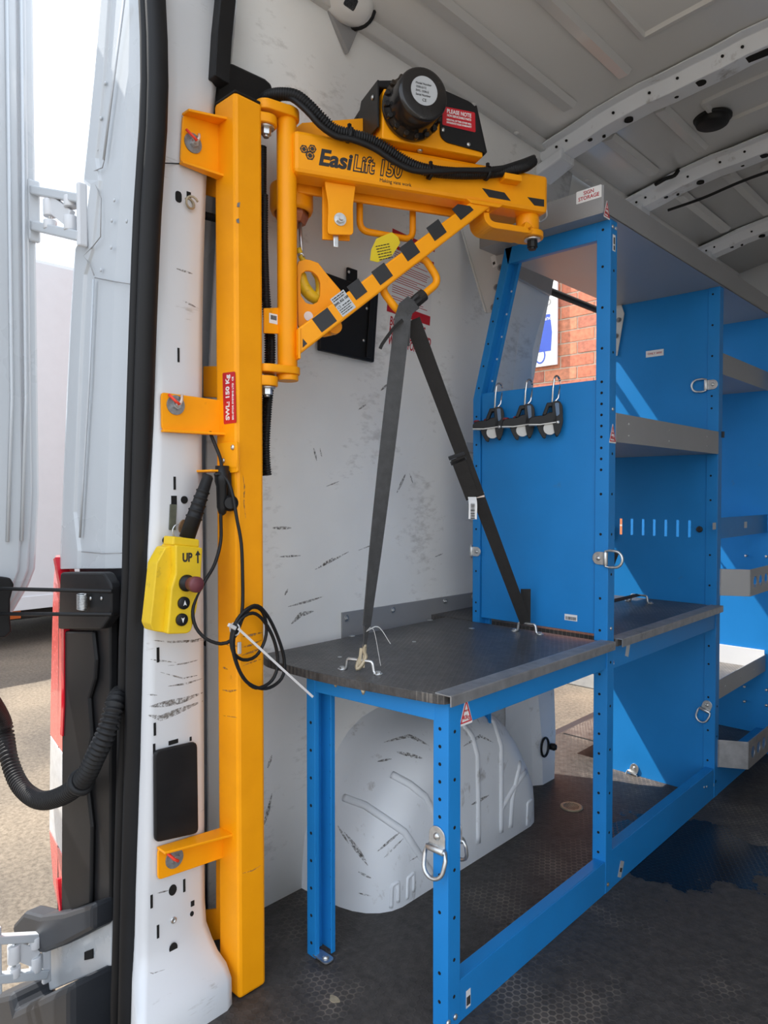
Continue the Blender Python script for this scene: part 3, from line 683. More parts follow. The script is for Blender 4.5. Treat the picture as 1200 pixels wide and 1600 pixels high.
mb = MB(); kp = pX(284, 822, 0.172); disc(mb, kp, (1, 0, 0), 0.013, 0.003, 16, 0.55, V(0, 0.35, 1)); mb.build('key_head', M['key'], t, 0.0008)
# outer rear corner panel of the body
def prow(v):
    a = pY(interp(T_A, v), v, -0.055); b = pY(interp(T_B, v) + 6, v, -0.03); return a, b, (a.z + b.z) / 2
cp = thing('corner_panel', 'white painted rear corner bodywork between door hinge and black seal', 'body panel', (-0.1, -0.04, 0.8))
mb = MB(); rows = []
pv = [-60, 0, 60, 130, 200, 250, 285, 300, 330, 372, 392, 430, 500, 600, 700, 800, 860, 888]
for v in pv:
    a, b, z = prow(v); q = b.x - a.x
    rec = 0.035 if 295 < v < 380 else 0.0
    f1 = 0.24 if v < 260 else (0.36 if v < 400 else 0.24)
    if v >= 860: f1 = 0.35
    rows.append([V(a.x - 0.03, 0.10, a.z), V(a.x - 0.012, -0.02, a.z), V(a.x + rec, -0.055, a.z), V(a.x + q * 0.07 + rec, -0.060, a.z), V(a.x + q * f1, -0.057, a.z + (b.z - a.z) * f1), V(a.x + q * (f1 + 0.02), -0.051, a.z + (b.z - a.z) * f1), V(a.x + q * 0.75, -0.046, a.z + (b.z - a.z) * 0.75), V(b.x, -0.03, b.z)])
n = len(rows[0]); vv = [p for r in rows for p in r]
mb.add(vv, [(i * n + j, i * n + j + 1, (i + 1) * n + j + 1, (i + 1) * n + j) for i in range(len(rows) - 1) for j in range(n - 1)], False)
pj = mb.build('panel', M['body'], cp); so_ = pj.modifiers.new('thick', 'SOLIDIFY'); so_.thickness = 0.003; so_.offset = 0
bv = pj.modifiers.new('bevel', 'BEVEL'); bv.width = 0.003; bv.segments = 2; bv.limit_method = 'ANGLE'; bv.angle_limit = math.radians(15)
for pts in ([(148, 434), (180, 440), (212, 445)], [(128, 862), (160, 865), (192, 864)], [(163, 250), (160, 262), (145, 268), (141, 275), (150, 290), (158, 310), (157, 370), (145, 385), (131, 400), (140, 412), (147, 430)]):
    mb = MB(); mb.tube([pY(u, v, -0.0585 if u < 165 else -0.050) for u, v in pts], 0.0011, 6); mb.build('panel_seam', M['greymetal'], cp)
mb = MB(); mb.sweep([pY(u, v, -0.058) for u, v in [(195, 0), (178, 130), (163, 250)]], [(0.0, -0.003), (0.004, 0), (0.0, 0.003)], xh=V(0, -1, 0)); mb.build('sealer_bead', M['body'], cp)
mb = MB(); mb.sweep([pY(u, v, -0.058) for u, v in [(147, 437), (140, 600), (131, 750), (126, 840)]], [(0.0, -0.003), (0.004, 0), (0.0, 0.003)], xh=V(0, -1, 0)); mb.build('sealer_bead', M['body'], cp)
for u, v in [(179, 313), (175, 345), (198, 346), (174, 387), (158, 422), (165, 130), (158, 185), (152, 235)]:
    mb = MB(); domebolt(mb, pY(u, v, -0.055), V(0, -1, 0), 0.004); mb.build('spot_weld', M['body'], cp)
# lower inner structure below the corner panel
mb = MB(); mb.bx(-0.19, 0.10, -0.028, 0.06, -0.16, 0.86); mb.build('lower_pillar', M['charcoal'], cp)
mb = MB(); mb.prism([pY(u, v, -0.035) for u, v in [(75, 1440), (182, 1400), (182, 1505), (85, 1545)]], (0, -0.012, 0)); mb.build('hinge_pocket', M['body'], cp, 0.003)
mb = MB(); mb.prism([pY(u, v, -0.048) for u, v in [(133, 1487), (146, 1482), (146, 1497), (133, 1500)]], (0, -0.002, 0)); mb.build('drain_hole', M['hole'], cp)
# rubber seal around the door opening
t = thing('door_seal', 'tall ribbed black rubber door seal beside the white pillar', 'door seal', (0.1, -0.05, 0))
def seal_path(f, yy): return [pY(interp(T_B, v) * (1 - f) + interp(T_C, v) * f, v, yy) for v in LV]
for f, yy, hw, hh in ((0.25, -0.050, 0.0105, 0.016), (0.72, -0.052, 0.0115, 0.020)):
    mb = MB(); p = seal_path(f, yy); sec = [(hh * math.cos(q), hw * math.sin(q)) for q in [i * math.pi / 6 for i in range(12)]]
    mb.sweep(p, sec, xh=V(0, -1, 0)); mb.build('seal_bead', M['rubber'], t)
mb = MB(); p = seal_path(0.5, -0.042); mb.sweep(p, [(0.012, -0.024), (0.012, 0.024), (-0.012, 0.022), (-0.012, -0.022)], xh=V(0, -1, 0), sm=False); mb.build('seal_base', M['rubber'], t)
# black trim strip and foam wedge at the top of the pillar
mb = MB(); p = [pX(357, -60, 0.165), pX(352, 0, 0.165), pX(346, 60, 0.165), pX(342, 128, 0.165)]
mb.sweep(p, [(-0.02, -0.017), (0.012, -0.017), (0.012, 0.017), (-0.02, 0.017)], xh=V(1, 0, 0), sm=False); tag(mb.build('trim_strip', M['black'], None, 0.002), 'black plastic trim strip running up the inner edge of the pillar to the roof', 'trim')
mb = MB(); q = [pX(u, v, 0.130) for u, v in [(335, 165), (340, 120), (362, 97), (415, 122), (426, 132), (426, 168), (380, 178)]]
mb.prism(q, (-0.06, 0, 0)); tag(mb.build('foam_block', M['sheetblack'], None, 0.006), 'black foam block wedged behind the top of the yellow hoist post', 'foam block')
# rear door (opened), its inner face towards the van
dr = MB()
prof = [(-0.088, 2.25), (-0.088, 1.0), (-0.098, 0.835), (-0.112, 0.80), (-0.20, 0.655), (-0.22, 0.3), (-0.22, -0.15), (-0.95, -0.15), (-0.95, 2.25)]
dr.prism([V(-0.25, y, z) for y, z in prof], (-0.07, 0, 0))
door = struct(dr, 'door_1', M['body'], None, 0.006)
def inset(pr, d): return [(y - d, z) for y, z in pr[:7]] + [(y + d, z) for y, z in pr[7:]]
for d, th in ((0.018, 0.010), (0.040, 0.018)):
    mb = MB(); pr = [(y - d, min(z, 2.25 - d)) for y, z in prof[:5]] + [(-0.22 - d, 0.3), (-0.22 - d, -0.12), (-0.95 + d, -0.12), (-0.95 + d, 2.25 - d)]
    mb.prism([V(-0.25, y, z) for y, z in pr], (th, 0, 0)); mb.build('inner_panel', M['body'], door, 0.005)
for yy in (-0.122, -0.150):
    mb = MB(); mb.sweep([V(-0.231, yy, 2.2), V(-0.231, yy, 1.2), V(-0.231, yy - 0.012, 0.9)], [(0.0, -0.004), (0.005, -0.002), (0.005, 0.002), (0.0, 0.004)], xh=V(1, 0, 0)); mb.build('pressed_line', M['body'], door)
# hinges
def hinge(pa, pb, label, zh=0.088):
    # pa on the door, pb on the body; box arms with knuckles
    h_ = thing('hinge_assembly', label, 'hinge', (pa + pb) / 2)
    d = (pb - pa); dn_ = d.normalized()
    mb = MB(); mb.bar(pa + V(0, 0, 0.5 * zh), pb + V(0, 0, 0.36 * zh), 0.022, 0.018, V(0, 0, 1)); mb.build('upper_arm', M['body'], h_, 0.003)
    mb = MB(); mb.bar(pa + V(0, 0, -0.36 * zh), pb + V(0, 0, -0.5 * zh), 0.022, 0.020, V(0, 0, 1)); mb.build('lower_arm', M['body'], h_, 0.003)
    mb = MB(); mb.box(pa, (0.014, 0.026, zh * 1.5)); mb.build('door_plate', M['body'], h_, 0.004)
    mb = MB(); mb.box(pb, (0.012, 0.02, zh * 1.45)); mb.build('body_plate', M['jamb'], h_, 0.004)
    for f, zz, hh in ((0.36, 0.10, 0.40), (0.36, -0.30, 0.22), (0.78, 0.28, 0.26), (0.78, -0.22, 0.34)):
        mb = MB(); c = pa + d * f + V(0, 0, zz * zh); mb.cyl(c - V(0, 0, hh * zh / 2), c + V(0, 0, hh * zh / 2), 0.0135, n=14); mb.build('knuckle', M['jamb'], h_, 0.0015)
    mb = MB(); mb.bar(pa + d * 0.36 + V(0, 0, 0.02), pa + d * 0.78 + V(0, 0, -0.01), 0.012, 0.034, V(0, 0, 1)); mb.build('link', M['jamb'], h_, 0.002)
    mb = MB(); c = pa + d * 0.36; mb.cyl(c - V(0, 0, 0.45 * zh), c + V(0, 0, 0.45 * zh), 0.004, n=10); mb.build('pin', M['zinc'], h_)
    return h_
hinge(pX(52, 330, -0.245), pY(128, 336, -0.07) + V(0, 0, 0), 'upper white door hinge between the open door and the corner panel')
hinge(pX(-8, 1503, -0.28), pY(72, 1487, -0.07), 'lower white door hinge between the tail light and the bumper', 0.10)
# tail light
tl = thing('tail_light', 'tall narrow red and clear tail light on the rear corner', 'tail light', (-0.27, -0.05, 0.1))
def lens(v0, v1, m, name, topspike=False):
    mb = MB(); vsn = lin(v0, v1, 8); rows = []
    for v in vsn:
        uL = interp([(868, 87), (900, 84), (960, 82), (1100, 79), (1300, 77), (1380, 83), (1440, 95)], v)
        uR = interp([(868, 88), (900, 94), (935, 101), (1000, 103), (1440, 103)], v)
        a = pY(uL, v, -0.035); b = pY(uL + (uR - uL) * 0.75, v, -0.062); c = pY(uR, v, -0.055); z = a.z
        rows.append([V(a.x - 0.02, 0.0, z), V(a.x, -0.035, z), V(b.x, -0.062, z), V(c.x, -0.055, z), V(c.x, -0.02, z)])
    n = 5; vv = [p for r in rows for p in r]
    mb.add(vv, [(i * n + j, i * n + (j + 1) % n, (i + 1) * n + (j + 1) % n, (i + 1) * n + j) for i in range(len(rows) - 1) for j in range(n)] + [tuple(range(4, -1, -1)), tuple(len(vv) - 5 + i for i in range(5))])
    return mb.build(name, m, tl, 0.0015)
lens(868, 1148, M['pinklens'], 'red_lens'); lens(1150, 1296, M['clearlens'], 'clear_lens'); lens(1298, 1440, M['pinklens'], 'red_lens')
mb = MB(); mb.sweep([pY(u, v, -0.060) for u, v in [(89, 872), (97, 915), (102, 945), (102, 1100), (100, 1148)]], [(0.006, -0.006), (0.006, 0.006), (-0.02, 0.005), (-0.02, -0.005)], xh=V(0, -1, 0), sm=False); mb.build('lens_edge', M['redlens'], tl)
mb = MB(); mb.sweep([pY(u, v, -0.060) for u, v in [(93, 1372), (95, 1400), (99, 1436)]], [(0.006, -0.005), (0.006, 0.005), (-0.02, 0.005), (-0.02, -0.005)], xh=V(0, -1, 0), sm=False); mb.build('lens_edge', M['redlens'], tl)
mb = MB(); mb.prism([pY(u, v, -0.035) for u, v in [(103, 940), (108, 905), (185, 905), (185, 1400), (150, 1418), (101, 1432)]], (0, -0.018, 0)); mb.build('housing', M['black'], tl, 0.004)
mb = MB(); mb.prism([pY(u, v, -0.053) for u, v in [(104, 985), (152, 985), (157, 1030), (155, 1060), (146, 1090), (150, 1150), (140, 1200), (150, 1290), (148, 1410), (102, 1430)]], (0, -0.010, 0)); mb.build('rear_cover', M['sheetblack'], tl, 0.006)
# door check: bracket, rods, spring
dc = thing('door_check', 'black door check bracket with two rods and a coil spring', 'door check', pY(148, 978, -0.06))
mb = MB(); mb.prism(rpoly([pY(u, v, -0.055) for u, v in [(110, 893), (178, 893), (190, 912), (190, 960), (175, 981), (106, 981)]], 0.01), (0, -0.022, 0)); mb.build('bracket', M['black'], dc, 0.004)
for v in (922, 958):
    mb = MB(); a = pX(-30, v - 3 + (4 if v > 940 else 0), -0.235); b_ = pY(176, v + 2, -0.088); mb.cyl(a, b_, 0.0038, n=10); mb.build('rod', M['black'], dc)
mb = MB(); s0 = pY(128, 928, -0.088); s1 = pY(128, 952, -0.088); N_ = 90
mb.tube([s0.lerp(s1, k / N_) + V(0.014 * math.cos(k * 0.7), 0.008 * math.sin(k * 0.7), 0) for k in range(N_ + 1)], 0.0013, 5); mb.build('spring', M['zinc'], dc)
for u in (142, 159):
    mb = MB(); domebolt(mb, pY(u, 935, -0.0775), V(0, -1, 0), 0.004); mb.build('screw', M['zinc'], dc)
mb = MB(); mb.prism([pX(u, v, -0.228) for u, v in [(-40, 895), (12, 902), (18, 912), (12, 935), (12, 965), (14, 985), (4, 995), (-40, 995)]], (0.018, 0, 0)); tag(mb.build('check_catch', M['black'], None, 0.004), 'black plastic check catch on the edge of the open white door', 'catch')
# corner trim and bumper
mb = MB(); a = [pY(u, v, -0.04) for u, v in [(52, 1432), (70, 1412), (96, 1418), (135, 1412), (182, 1396), (182, 1438), (135, 1462), (100, 1475), (58, 1472)]]
mb.prism(a, (0, -0.05, 0)); tag(mb.build('corner_trim', M['charcoal'], None, 0.010), 'charcoal plastic trim wedge under the tail light', 'trim')
mb = MB(); a = [pY(u, v, -0.03) for u, v in [(28, 1560), (42, 1532), (84, 1520), (90, 1546), (184, 1500), (184, 1680), (22, 1720)]]
mb.prism(a, (0, -0.10, 0)); tag(mb.build('rear_bumper', M['charcoal'], None, 0.014), 'charcoal plastic rear bumper corner below the lower door hinge', 'bumper')
# cable gaiter
mb = MB(); gp = [pX(-40, 1060, -0.2), pY(3, 1125, -0.12), pY(14, 1185, -0.12), pY(32, 1228, -0.12), pY(62, 1250, -0.12), pY(98, 1243, -0.12), pY(130, 1218, -0.12), pY(150, 1180, -0.115), pY(168, 1140, -0.10), pY(180, 1100, -0.08), pY(188, 1085, -0.05)]
t = thing('cable_gaiter', 'thick ribbed black rubber cable gaiter looping below the door check', 'gaiter', gp[4])
mb.corr(gp, 0.0195, 0.0095, 14); mb.build('gaiter', M['rubber'], t)
mb = MB(); c0 = pY(127, 1222, -0.12); dd = (gp[7] - gp[5]).normalized(); mb.lathe([(0.018, -0.006), (0.026, -0.004), (0.026, 0.003), (0.02, 0.006)], c0, dd, 18); mb.build('collar', M['rubber'], t)
# ================================================================== WALL FITTINGS
def pW(u, v, off=0.0):
    p = pX(u, v, 0.03)
    for _ in range(8): p = pX(u, v, wallx(p.z) + off)
    return p
mb = MB(); mb.prism([pX(u, v, 0.001) for u, v in [(533, 957), (760, 922), (760, 1010), (533, 1010)]], (0.004, 0, 0))
t = thing('wall_strip', 'grey metal strip screwed to the white wall behind the bench', 'strip', pX(640, 985, 0.0)); mb.build('strip', M['greymetal'], t, 0.0008)
for u, v in [(541, 966), (614, 953), (695, 939), (739, 932)]:
    mb = MB(); hexbolt(mb, pX(u, v, 0.005), V(1, 0, 0), 0.005, 0.003, 0.0085); mb.build('screw', M['zinc'], t)
# black equipment plate on wall
t = thing('wall_plate', 'black steel plate hung on the white wall behind the hoist brace', 'plate', pW(540, 555))
q = [pW(u, v, 0.012) for u, v in [(496, 424), (587, 457), (580, 567), (495, 548)]]
mb = MB(); mb.prism(q, (0.012, 0, 0)); mb.build('plate', M['sheetblack'], t, 0.003)
mb = MB(); mb.prism([pW(u, v, 0.010) for u, v in [(541, 418), (556, 423), (556, 460), (541, 455)]], (0.006, 0, 0)); mb.build('hanging_tab', M['sheetblack'], t, 0.001)
mb = MB(); mb.prism([pW(u, v, 0.026) for u, v in [(578, 462), (585, 462), (579, 560), (571, 558)]], (0.004, 0, 0)); mb.build('edge_fold', M['black'], t, 0.001)
for u, v in [(573, 482), (568, 532), (506, 460), (545, 425)]:
    mb = MB(); domebolt(mb, pW(u, v, 0.024 if v > 430 else 0.016), V(1, 0, 0), 0.0042); mb.build('screw', M['zinc'], t)
# notices
def notice(quad, label, m=M['white']):
    q = [pW(u, v, 0.0006) for u, v in quad]
    t = thing('notice', label, 'notice', q[3]); mb = MB(); mb.prism(q, (0.0008, 0, 0)); mb.build('sheet', m, t); return t, q
nt1, q = notice([(613, 357), (679, 388), (671, 509), (604, 486)], 'white instruction notice with red headings on the wall behind the hoist brace')
def bil(q, a, b): return (q[0] * (1 - a) + q[1] * a) * (1 - b) + (q[3] * (1 - a) + q[2] * a) * b
for b0, b1 in ((0.0, 0.05), (0.18, 0.22), (0.88, 1.0)):
    mb = MB(); mb.prism([bil(q, 0, b0) + V(0.0009, 0, 0), bil(q, 1, b0) + V(0.0009, 0, 0), bil(q, 1, b1) + V(0.0009, 0, 0), bil(q, 0, b1) + V(0.0009, 0, 0)], (0.0004, 0, 0)); mb.build('red_band', M['red'], nt1)
mb = MB()
for k in range(22):
    b0 = 0.25 + k * 0.027
    if k % 5 == 4: continue
    a1 = random.uniform(0.55, 0.93)
    mb.prism([bil(q, 0.08, b0) + V(0.0009, 0, 0), bil(q, a1, b0) + V(0.0009, 0, 0), bil(q, a1, b0 + 0.008) + V(0.0009, 0, 0), bil(q, 0.08, b0 + 0.008) + V(0.0009, 0, 0)], (0.0002, 0, 0))
mb.build('printed_lines', M['redink'], nt1, kind='stuff')
nt2, q = notice([(607, 492), (666, 512), (662, 556), (603, 540)], 'small white notice in red capitals about catches on the wall behind the strap')
xd = (q[1] - q[0]).normalized(); ud = (q[0] - q[3]).normalized()
for k, st in enumerate(('BOTH CATCHES', 'MUST BE ENGAGED', 'WHEN STORED')):
    text('lettering', st, M['redink'], nt2, bil(q, 0.04, 0.18 + 0.31 * k) + V(0.001, 0, 0), xd, ud, 0.034, squeeze=0.60, off=0.0008)
for pts, wd in (([(455, 975), (470, 960), (490, 955)], .012), ([(450, 948), (480, 940), (505, 932)], .006), ([(490, 700), (495, 720)], .006), ([(500, 700), (503, 715)], .005), ([(425, 825), (455, 825)], .008), ([(492, 890), (515, 878), (545, 862)], .006), ([(500, 885), (520, 872)], .006), ([(425, 1240), (418, 1270), (412, 1290)], .010), ([(560, 640), (572, 632)], .005), ([(620, 770), (634, 740)], .009), ([(595, 610), (606, 600)], .007), ([(640, 740), (645, 755)], .005), ([(680, 870), (692, 865)], .004), ([(418, 1200), (425, 1180)], .008), ([(436, 870), (470, 868)], .005), ([(445, 930), (450, 920)], .006), ([(560, 860), (585, 850)], .003), ([(510, 760), (530, 752)], .003)):
    scuff(lambda u, v: pW(u, v, 0.0003), pts, wd, wall_left)
# wall stains/plug holes and fixings
for u, v, r in [(330, 498, .006), (322, 1005, .007), (597, 63, .004), (555, 1180, .0065)]:
    mb = MB(); p = pW(u, v, 0.0) if u > 340 else pX(u, v, -0.026); disc(mb, p, (1, 0, 0), r, 0.002, 14); mb.build('plug', M['hole'], wall_left)
mb = MB(); mb.prism([pW(u, v, 0.004) for u, v in [(770, 418), (857, 463), (862, 430), (775, 372)]], (0.012, 0, 0)); tag(mb.build('cant_rail', M['greymetal'], None, 0.003), 'grey metal rail on the wall above the liner, seen through the open end frame', 'rail')
# ------------------------------------------------------------------ wheel arch
wa = thing('wheel_arch', 'grey white ribbed wheel arch cover bulging from the wall under the bench', 'wheel arch', (0.12, 0.85, 0.0))
prof = [(0.445, 0.0), (0.448, 0.06), (0.455, 0.13), (0.475, 0.19), (0.52, 0.26), (0.57, 0.325), (0.61, 0.362), (0.66, 0.388), (0.73, 0.402), (0.84, 0.405), (0.95, 0.398), (1.03, 0.375), (1.09, 0.335), (1.15, 0.27), (1.20, 0.20), (1.24, 0.12), (1.25, 0.06), (1.252, 0.0)]
cen = V(0.85, 0.0)
rings = [(-0.005, -0.012), (0.0, 0.0), (0.08, 0.004), (0.13, 0.010), (0.165, 0.020), (0.195, 0.036), (0.218, 0.058), (0.234, 0.085), (0.241, 0.115)]
vv = []
def nrm2(i):
    a = Vector(prof[max(i - 1, 0)]); b = Vector(prof[min(i + 1, len(prof) - 1)]); d = (b - a).normalized(); return Vector((d.y, -d.x))
for x, ins in rings:
    for i, (y, z) in enumerate(prof):
        n_ = nrm2(i); vv.append(V(x, y + n_.x * ins, max(0.0, z + n_.y * ins) if 0 < i < len(prof) - 1 else 0.0))
n = len(prof)
mb = MB(); mb.add(vv, [(k * n + i, k * n + i + 1, (k + 1) * n + i + 1, (k + 1) * n + i) for k in range(len(rings) - 1) for i in range(n - 1)], True)
o_ = len(rings) - 1
mb.f.append(tuple(o_ * n + i for i in range(n))); mb.sm.append(True)
arch = mb.build('shell', M['arch'], wa)
bvh = BVHTree.FromPolygons([tuple(p) for p in mb.v], mb.f)
def hit(u, v, off=0.0):
    d = ray(u, v).normalized(); loc, nn, ix, ds_ = bvh.ray_cast(CAM, d)
    if loc is None: return None, None
    if nn.dot(d) > 0: nn = -nn
    return loc + nn * off, nn
def arch_rib(pts, wd=0.022, ht=0.0055):
    P = []; N_ = []
    for i in range(len(pts) - 1):
        for k in range(7):
            tt = k / 7; p, nn = hit(pts[i][0] * (1 - tt) + pts[i + 1][0] * tt, pts[i][1] * (1 - tt) + pts[i + 1][1] * tt)
            if p is not None: P.append(p); N_.append(nn)
    if len(P) < 3: return
    mb = MB(); mb.sweep(P, [(-0.002, -wd / 2), (ht * 0.8, -wd / 4), (ht, 0), (ht * 0.8, wd / 4), (-0.002, wd / 2)], xh=N_); mb.build('rib', M['arch'], wa)
for pts in ([(537, 1246), (570, 1258), (600, 1278), (632, 1300), (660, 1342), (678, 1370)], [(612, 1210), (640, 1225), (665, 1245), (680, 1272), (700, 1300)], [(722, 1130), (738, 1150), (746, 1180), (747, 1240), (747, 1330)], [(755, 1110), (772, 1130), (783, 1165), (783, 1240), (783, 1310)], [(783, 1265), (800, 1235), (825, 1200), (838, 1185)], [(785, 1110), (805, 1140), (815, 1180), (800, 1250), (797, 1300)]):
    arch_rib(pts)
for pts in ([(611, 1418), (612, 1384), (622, 1378), (622, 1414)], [(636, 1404), (637, 1372), (646, 1364), (646, 1398)], [(823, 1290), (824, 1255), (832, 1248)], [(840, 1282), (841, 1245), (848, 1240)]):
    arch_rib(pts, 0.012, 0.004)
for pts, wd in (([(528, 1290), (545, 1318)], .006), ([(538, 1300), (558, 1325), (572, 1345)], .009), ([(548, 1318), (575, 1352)], .006), ([(560, 1362), (580, 1372)], .006), ([(590, 1330), (625, 1300)], .006), ([(600, 1340), (630, 1310)], .004), ([(600, 1160), (640, 1150), (670, 1165)], .012), ([(620, 1175), (660, 1185)], .010), ([(590, 1190), (612, 1186)], .006), ([(735, 1258), (750, 1250), (764, 1242)], .009), ([(560, 1395), (580, 1400)], .004), ([(724, 1166), (750, 1150), (770, 1160)], .008), ([(640, 1345), (665, 1330)], .004)):
    P = [hit(u, v, 0.0) for u, v in pts]
    if any(p[0] is None for p in P): continue
    scuff(lambda u, v: hit(u, v, 0.0008)[0], pts, wd, arch, P[0][1])
# side door pillar (far end of the liner) with black strap ring
t = thing('side_door_pillar', 'white body pillar at the rear edge of the open side door', 'pillar', (0.03, 1.5, 0))
mb = MB()
rows = []
for z, x1, y1 in ((0.0, 0.105, 1.515), (0.15, 0.10, 1.53), (0.30, 0.085, 1.545), (0.45, 0.06, 1.53), (0.6, 0.04, 1.53), (1.0, 0.02, 1.52), (1.4, 0.02, 1.50), (1.8, 0.07, 1.56), (2.1, 0.12, 1.56)):
    rows.append([V(0.0 + wallx(z) * 0.9, 1.36, z), V(x1 * 0.8, 1.40, z), V(x1, 1.43, z), V(x1, y1 - 0.01, z), V(x1 - 0.015, y1, z), V(skinx(z) + 0.0, 1.42, z)])
n = 6; vv = [p for r in rows for p in r]
mb.add(vv, [(i * n + j, i * n + j + 1, (i + 1) * n + j + 1, (i + 1) * n + j) for i in range(len(rows) - 1) for j in range(n - 1)])
o = mb.build('pillar', M['arch'], t, 0); s_ = o.modifiers.new('thick', 'SOLIDIFY'); s_.thickness = 0.003
mb = MB(); rc = pX(850, 1167, 0.107); mb.tube([rc + V(0.004, 0.024 * math.cos(k * 0.35), 0.032 * math.sin(k * 0.35)) for k in range(18)], 0.004, 8, closed=True); mb.build('strap_ring', M['rubber'], t)
mb = MB(); mb.lathe([(0.004, 0), (0.011, 0.004), (0.013, 0.018), (0.008, 0.026)], pX(858, 1166, 0.105), V(1, 0.3, 0), 10); mb.build('knob', M['rubber'], t)
mb = MB(); a = pX(852, 1078, 0.07); mb.box(a, (0.03, 0.05, 0.06)); mb.build('pillar_cap', M['greymetal'], t, 0.008)
# floor drain
fc = pZ(893, 1261, 0.0)
t = thing('floor_vent', 'small round beige floor vent beside the wheel arch', 'vent', fc)
mb = MB(); mb.lathe([(0.036, 0), (0.036, 0.002), (0.033, 0.0035), (0.026, 0.0035), (0.025, 0.0025), (0.001, 0.0025)], fc, V(0, 0, 1), 28); mb.build('flange', M['brass'], t)
mb = MB()
for i in range(-4, 5):
    for j in range(-4, 5):
        if i * i + j * j < 20: disc(mb, fc + V(i * 0.0055, j * 0.0055, 0.0026), (0, 0, 1), 0.0016, 0.0004, 6)
mb.build('perforations', M['hole'], t, kind='stuff')
mb = MB(); p0 = pZ(522, 1562, 0.0); mb.prism([p0 + V(0.012 * math.cos(a) * (1 + 0.3 * math.sin(3 * a)), 0.008 * math.sin(a), 0.0002) for a in [i * math.pi / 8 for i in range(16)]], (0, 0, 0.0015)); tag(mb.build('mud_flake', M['brass']), 'small pale brown flake of dirt on the dark floor near the bench leg', 'dirt')
# ================================================================== RACKING
BL_ = M['blue']; XF = 0.572
def holes(mb, pts, nrm, r=0.0035):
    for p in pts: disc(mb, p, nrm, r, 0.0004, 8)
def lprof(mb, x0, x1, y0, y1, z0, z1, t=0.003):
    # angle upright: one flange faces the rear (-y), the other the aisle (+x)
    mb.bx(x0, x1, y0, y0 + t, z0, z1); mb.bx(x1 - t, x1, y0 + t, y1, z0, z1); mb.bx(x0, x0 + t, y0 + t, y0 + 0.012, z0, z1)
def upright_holes(parent, x, y0, y1, xs, zs_, zs2):
    mb = MB(); holes(mb, [V(x, y0 - 0.0001, z) for z in zs_], (0, -1, 0)); holes(mb, [V(xs + 0.0001, (y0 + y1) / 2, z) for z in zs2], (1, 0, 0)); mb.build('bolt_holes', M['hole'], parent, kind='stuff')
def dring(parent, p, nrm, down, s=1.0, swing=0.0, flat=False):
    nrm = Vector(nrm).normalized(); dn_ = Vector(down).normalized(); sd = nrm.cross(dn_)
    mb = MB(); w2 = 0.017 * s
    pts = [sd * (w2 * math.cos(a)) - dn_ * (w2 * math.sin(a)) for a in [math.pi * i / 10 for i in range(11)]]
    pts = [p + q for q in pts] + [p - sd * w2 + dn_ * 0.02 * s, p + sd * w2 + dn_ * 0.02 * s]
    mb.prism(pts, nrm * 0.003); mb.cyl(p + sd * w2 + dn_ * 0.021 * s + nrm * 0.005, p - sd * w2 + dn_ * 0.021 * s + nrm * 0.005, 0.0062 * s, n=12)
    pl_ = mb.build('lashing_plate', M['zinc'], parent, 0.0008)
    mb = MB(); domebolt(mb, p + nrm * 0.003, nrm, 0.0065 * s); mb.build('bolt', M['zinc'], pl_)
    c = p + dn_ * 0.021 * s + nrm * 0.005; ax_ = (dn_ + nrm * swing).normalized()
    loop = [c - sd * 0.02 * s, c - sd * 0.022 * s + ax_ * 0.012 * s]
    loop += [c + ax_ * (0.026 * s) + sd * (-0.021 * s * math.cos(a)) + ax_ * (0.020 * s * math.sin(a)) for a in [math.pi * i / 12 for i in range(13)]]
    loop += [c + sd * 0.022 * s + ax_ * 0.012 * s, c + sd * 0.02 * s]
    mb = MB(); mb.tube(loop, 0.0036 * s, 8, closed=True); mb.build('ring', M['zinc'], pl_)
# -- bench frame
wf_ = thing('workbench_frame', 'bright blue steel bench frame standing nearest the rear door', 'bench frame', (0.39, 0.62, 0))
mb = MB(); lprof(mb, 0.536, XF, 0.318, 0.355, 0, 0.616); ln_ = mb.build('leg', BL_, wf_, 0.001)
upright_holes(wf_, 0.552, 0.318, 0.355, XF, [0.05 + 0.0545 * k for k in range(2)] + [0.22, 0.29, 0.36] + [0.40 + 0.033 * k for k in range(6)], [0.06, 0.13, 0.21, 0.30, 0.38, 0.47, 0.56])
mb = MB(); mb.bx(0.207, 0.234, 0.288, 0.291, 0, 0.616); mb.bx(0.207, 0.210, 0.291, 0.33, 0, 0.616); mb.bx(0.21, 0.252, 0.327, 0.33, 0.005, 0.616); mb.bx(0.249, 0.252, 0.318, 0.327, 0.005, 0.616); mb.bx(0.231, 0.234, 0.291, 0.300, 0, 0.616); mb.build('leg', BL_, wf_, 0.001)
upright_holes(wf_, 0.221, 0.288, 0.33, 0.3, [0.03 + 0.06 * k for k in range(10)], [])
mb = MB(); holes(mb, [V(0.242, 0.3268, 0.05 + 0.058 * k) for k in range(10)], (0, -1, 0), 0.003); mb.build('bolt_holes', M['hole'], wf_, kind='stuff')
mb = MB(); a = pZ(507, 1497, 0.004); mb.prism(rpoly([a + V(-0.03, -0.012, 0), a + V(0.02, -0.014, 0), a + V(0.02, 0.012, 0), a + V(-0.03, 0.012, 0)], 0.01), (0, 0, 0.003)); ft_ = mb.build('foot_tab', M['zinc'], wf_)
mb = MB(); domebolt(mb, a + V(0.004, 0, 0.003), V(0, 0, 1), 0.008); mb.build('bolt', M['zinc'], ft_)
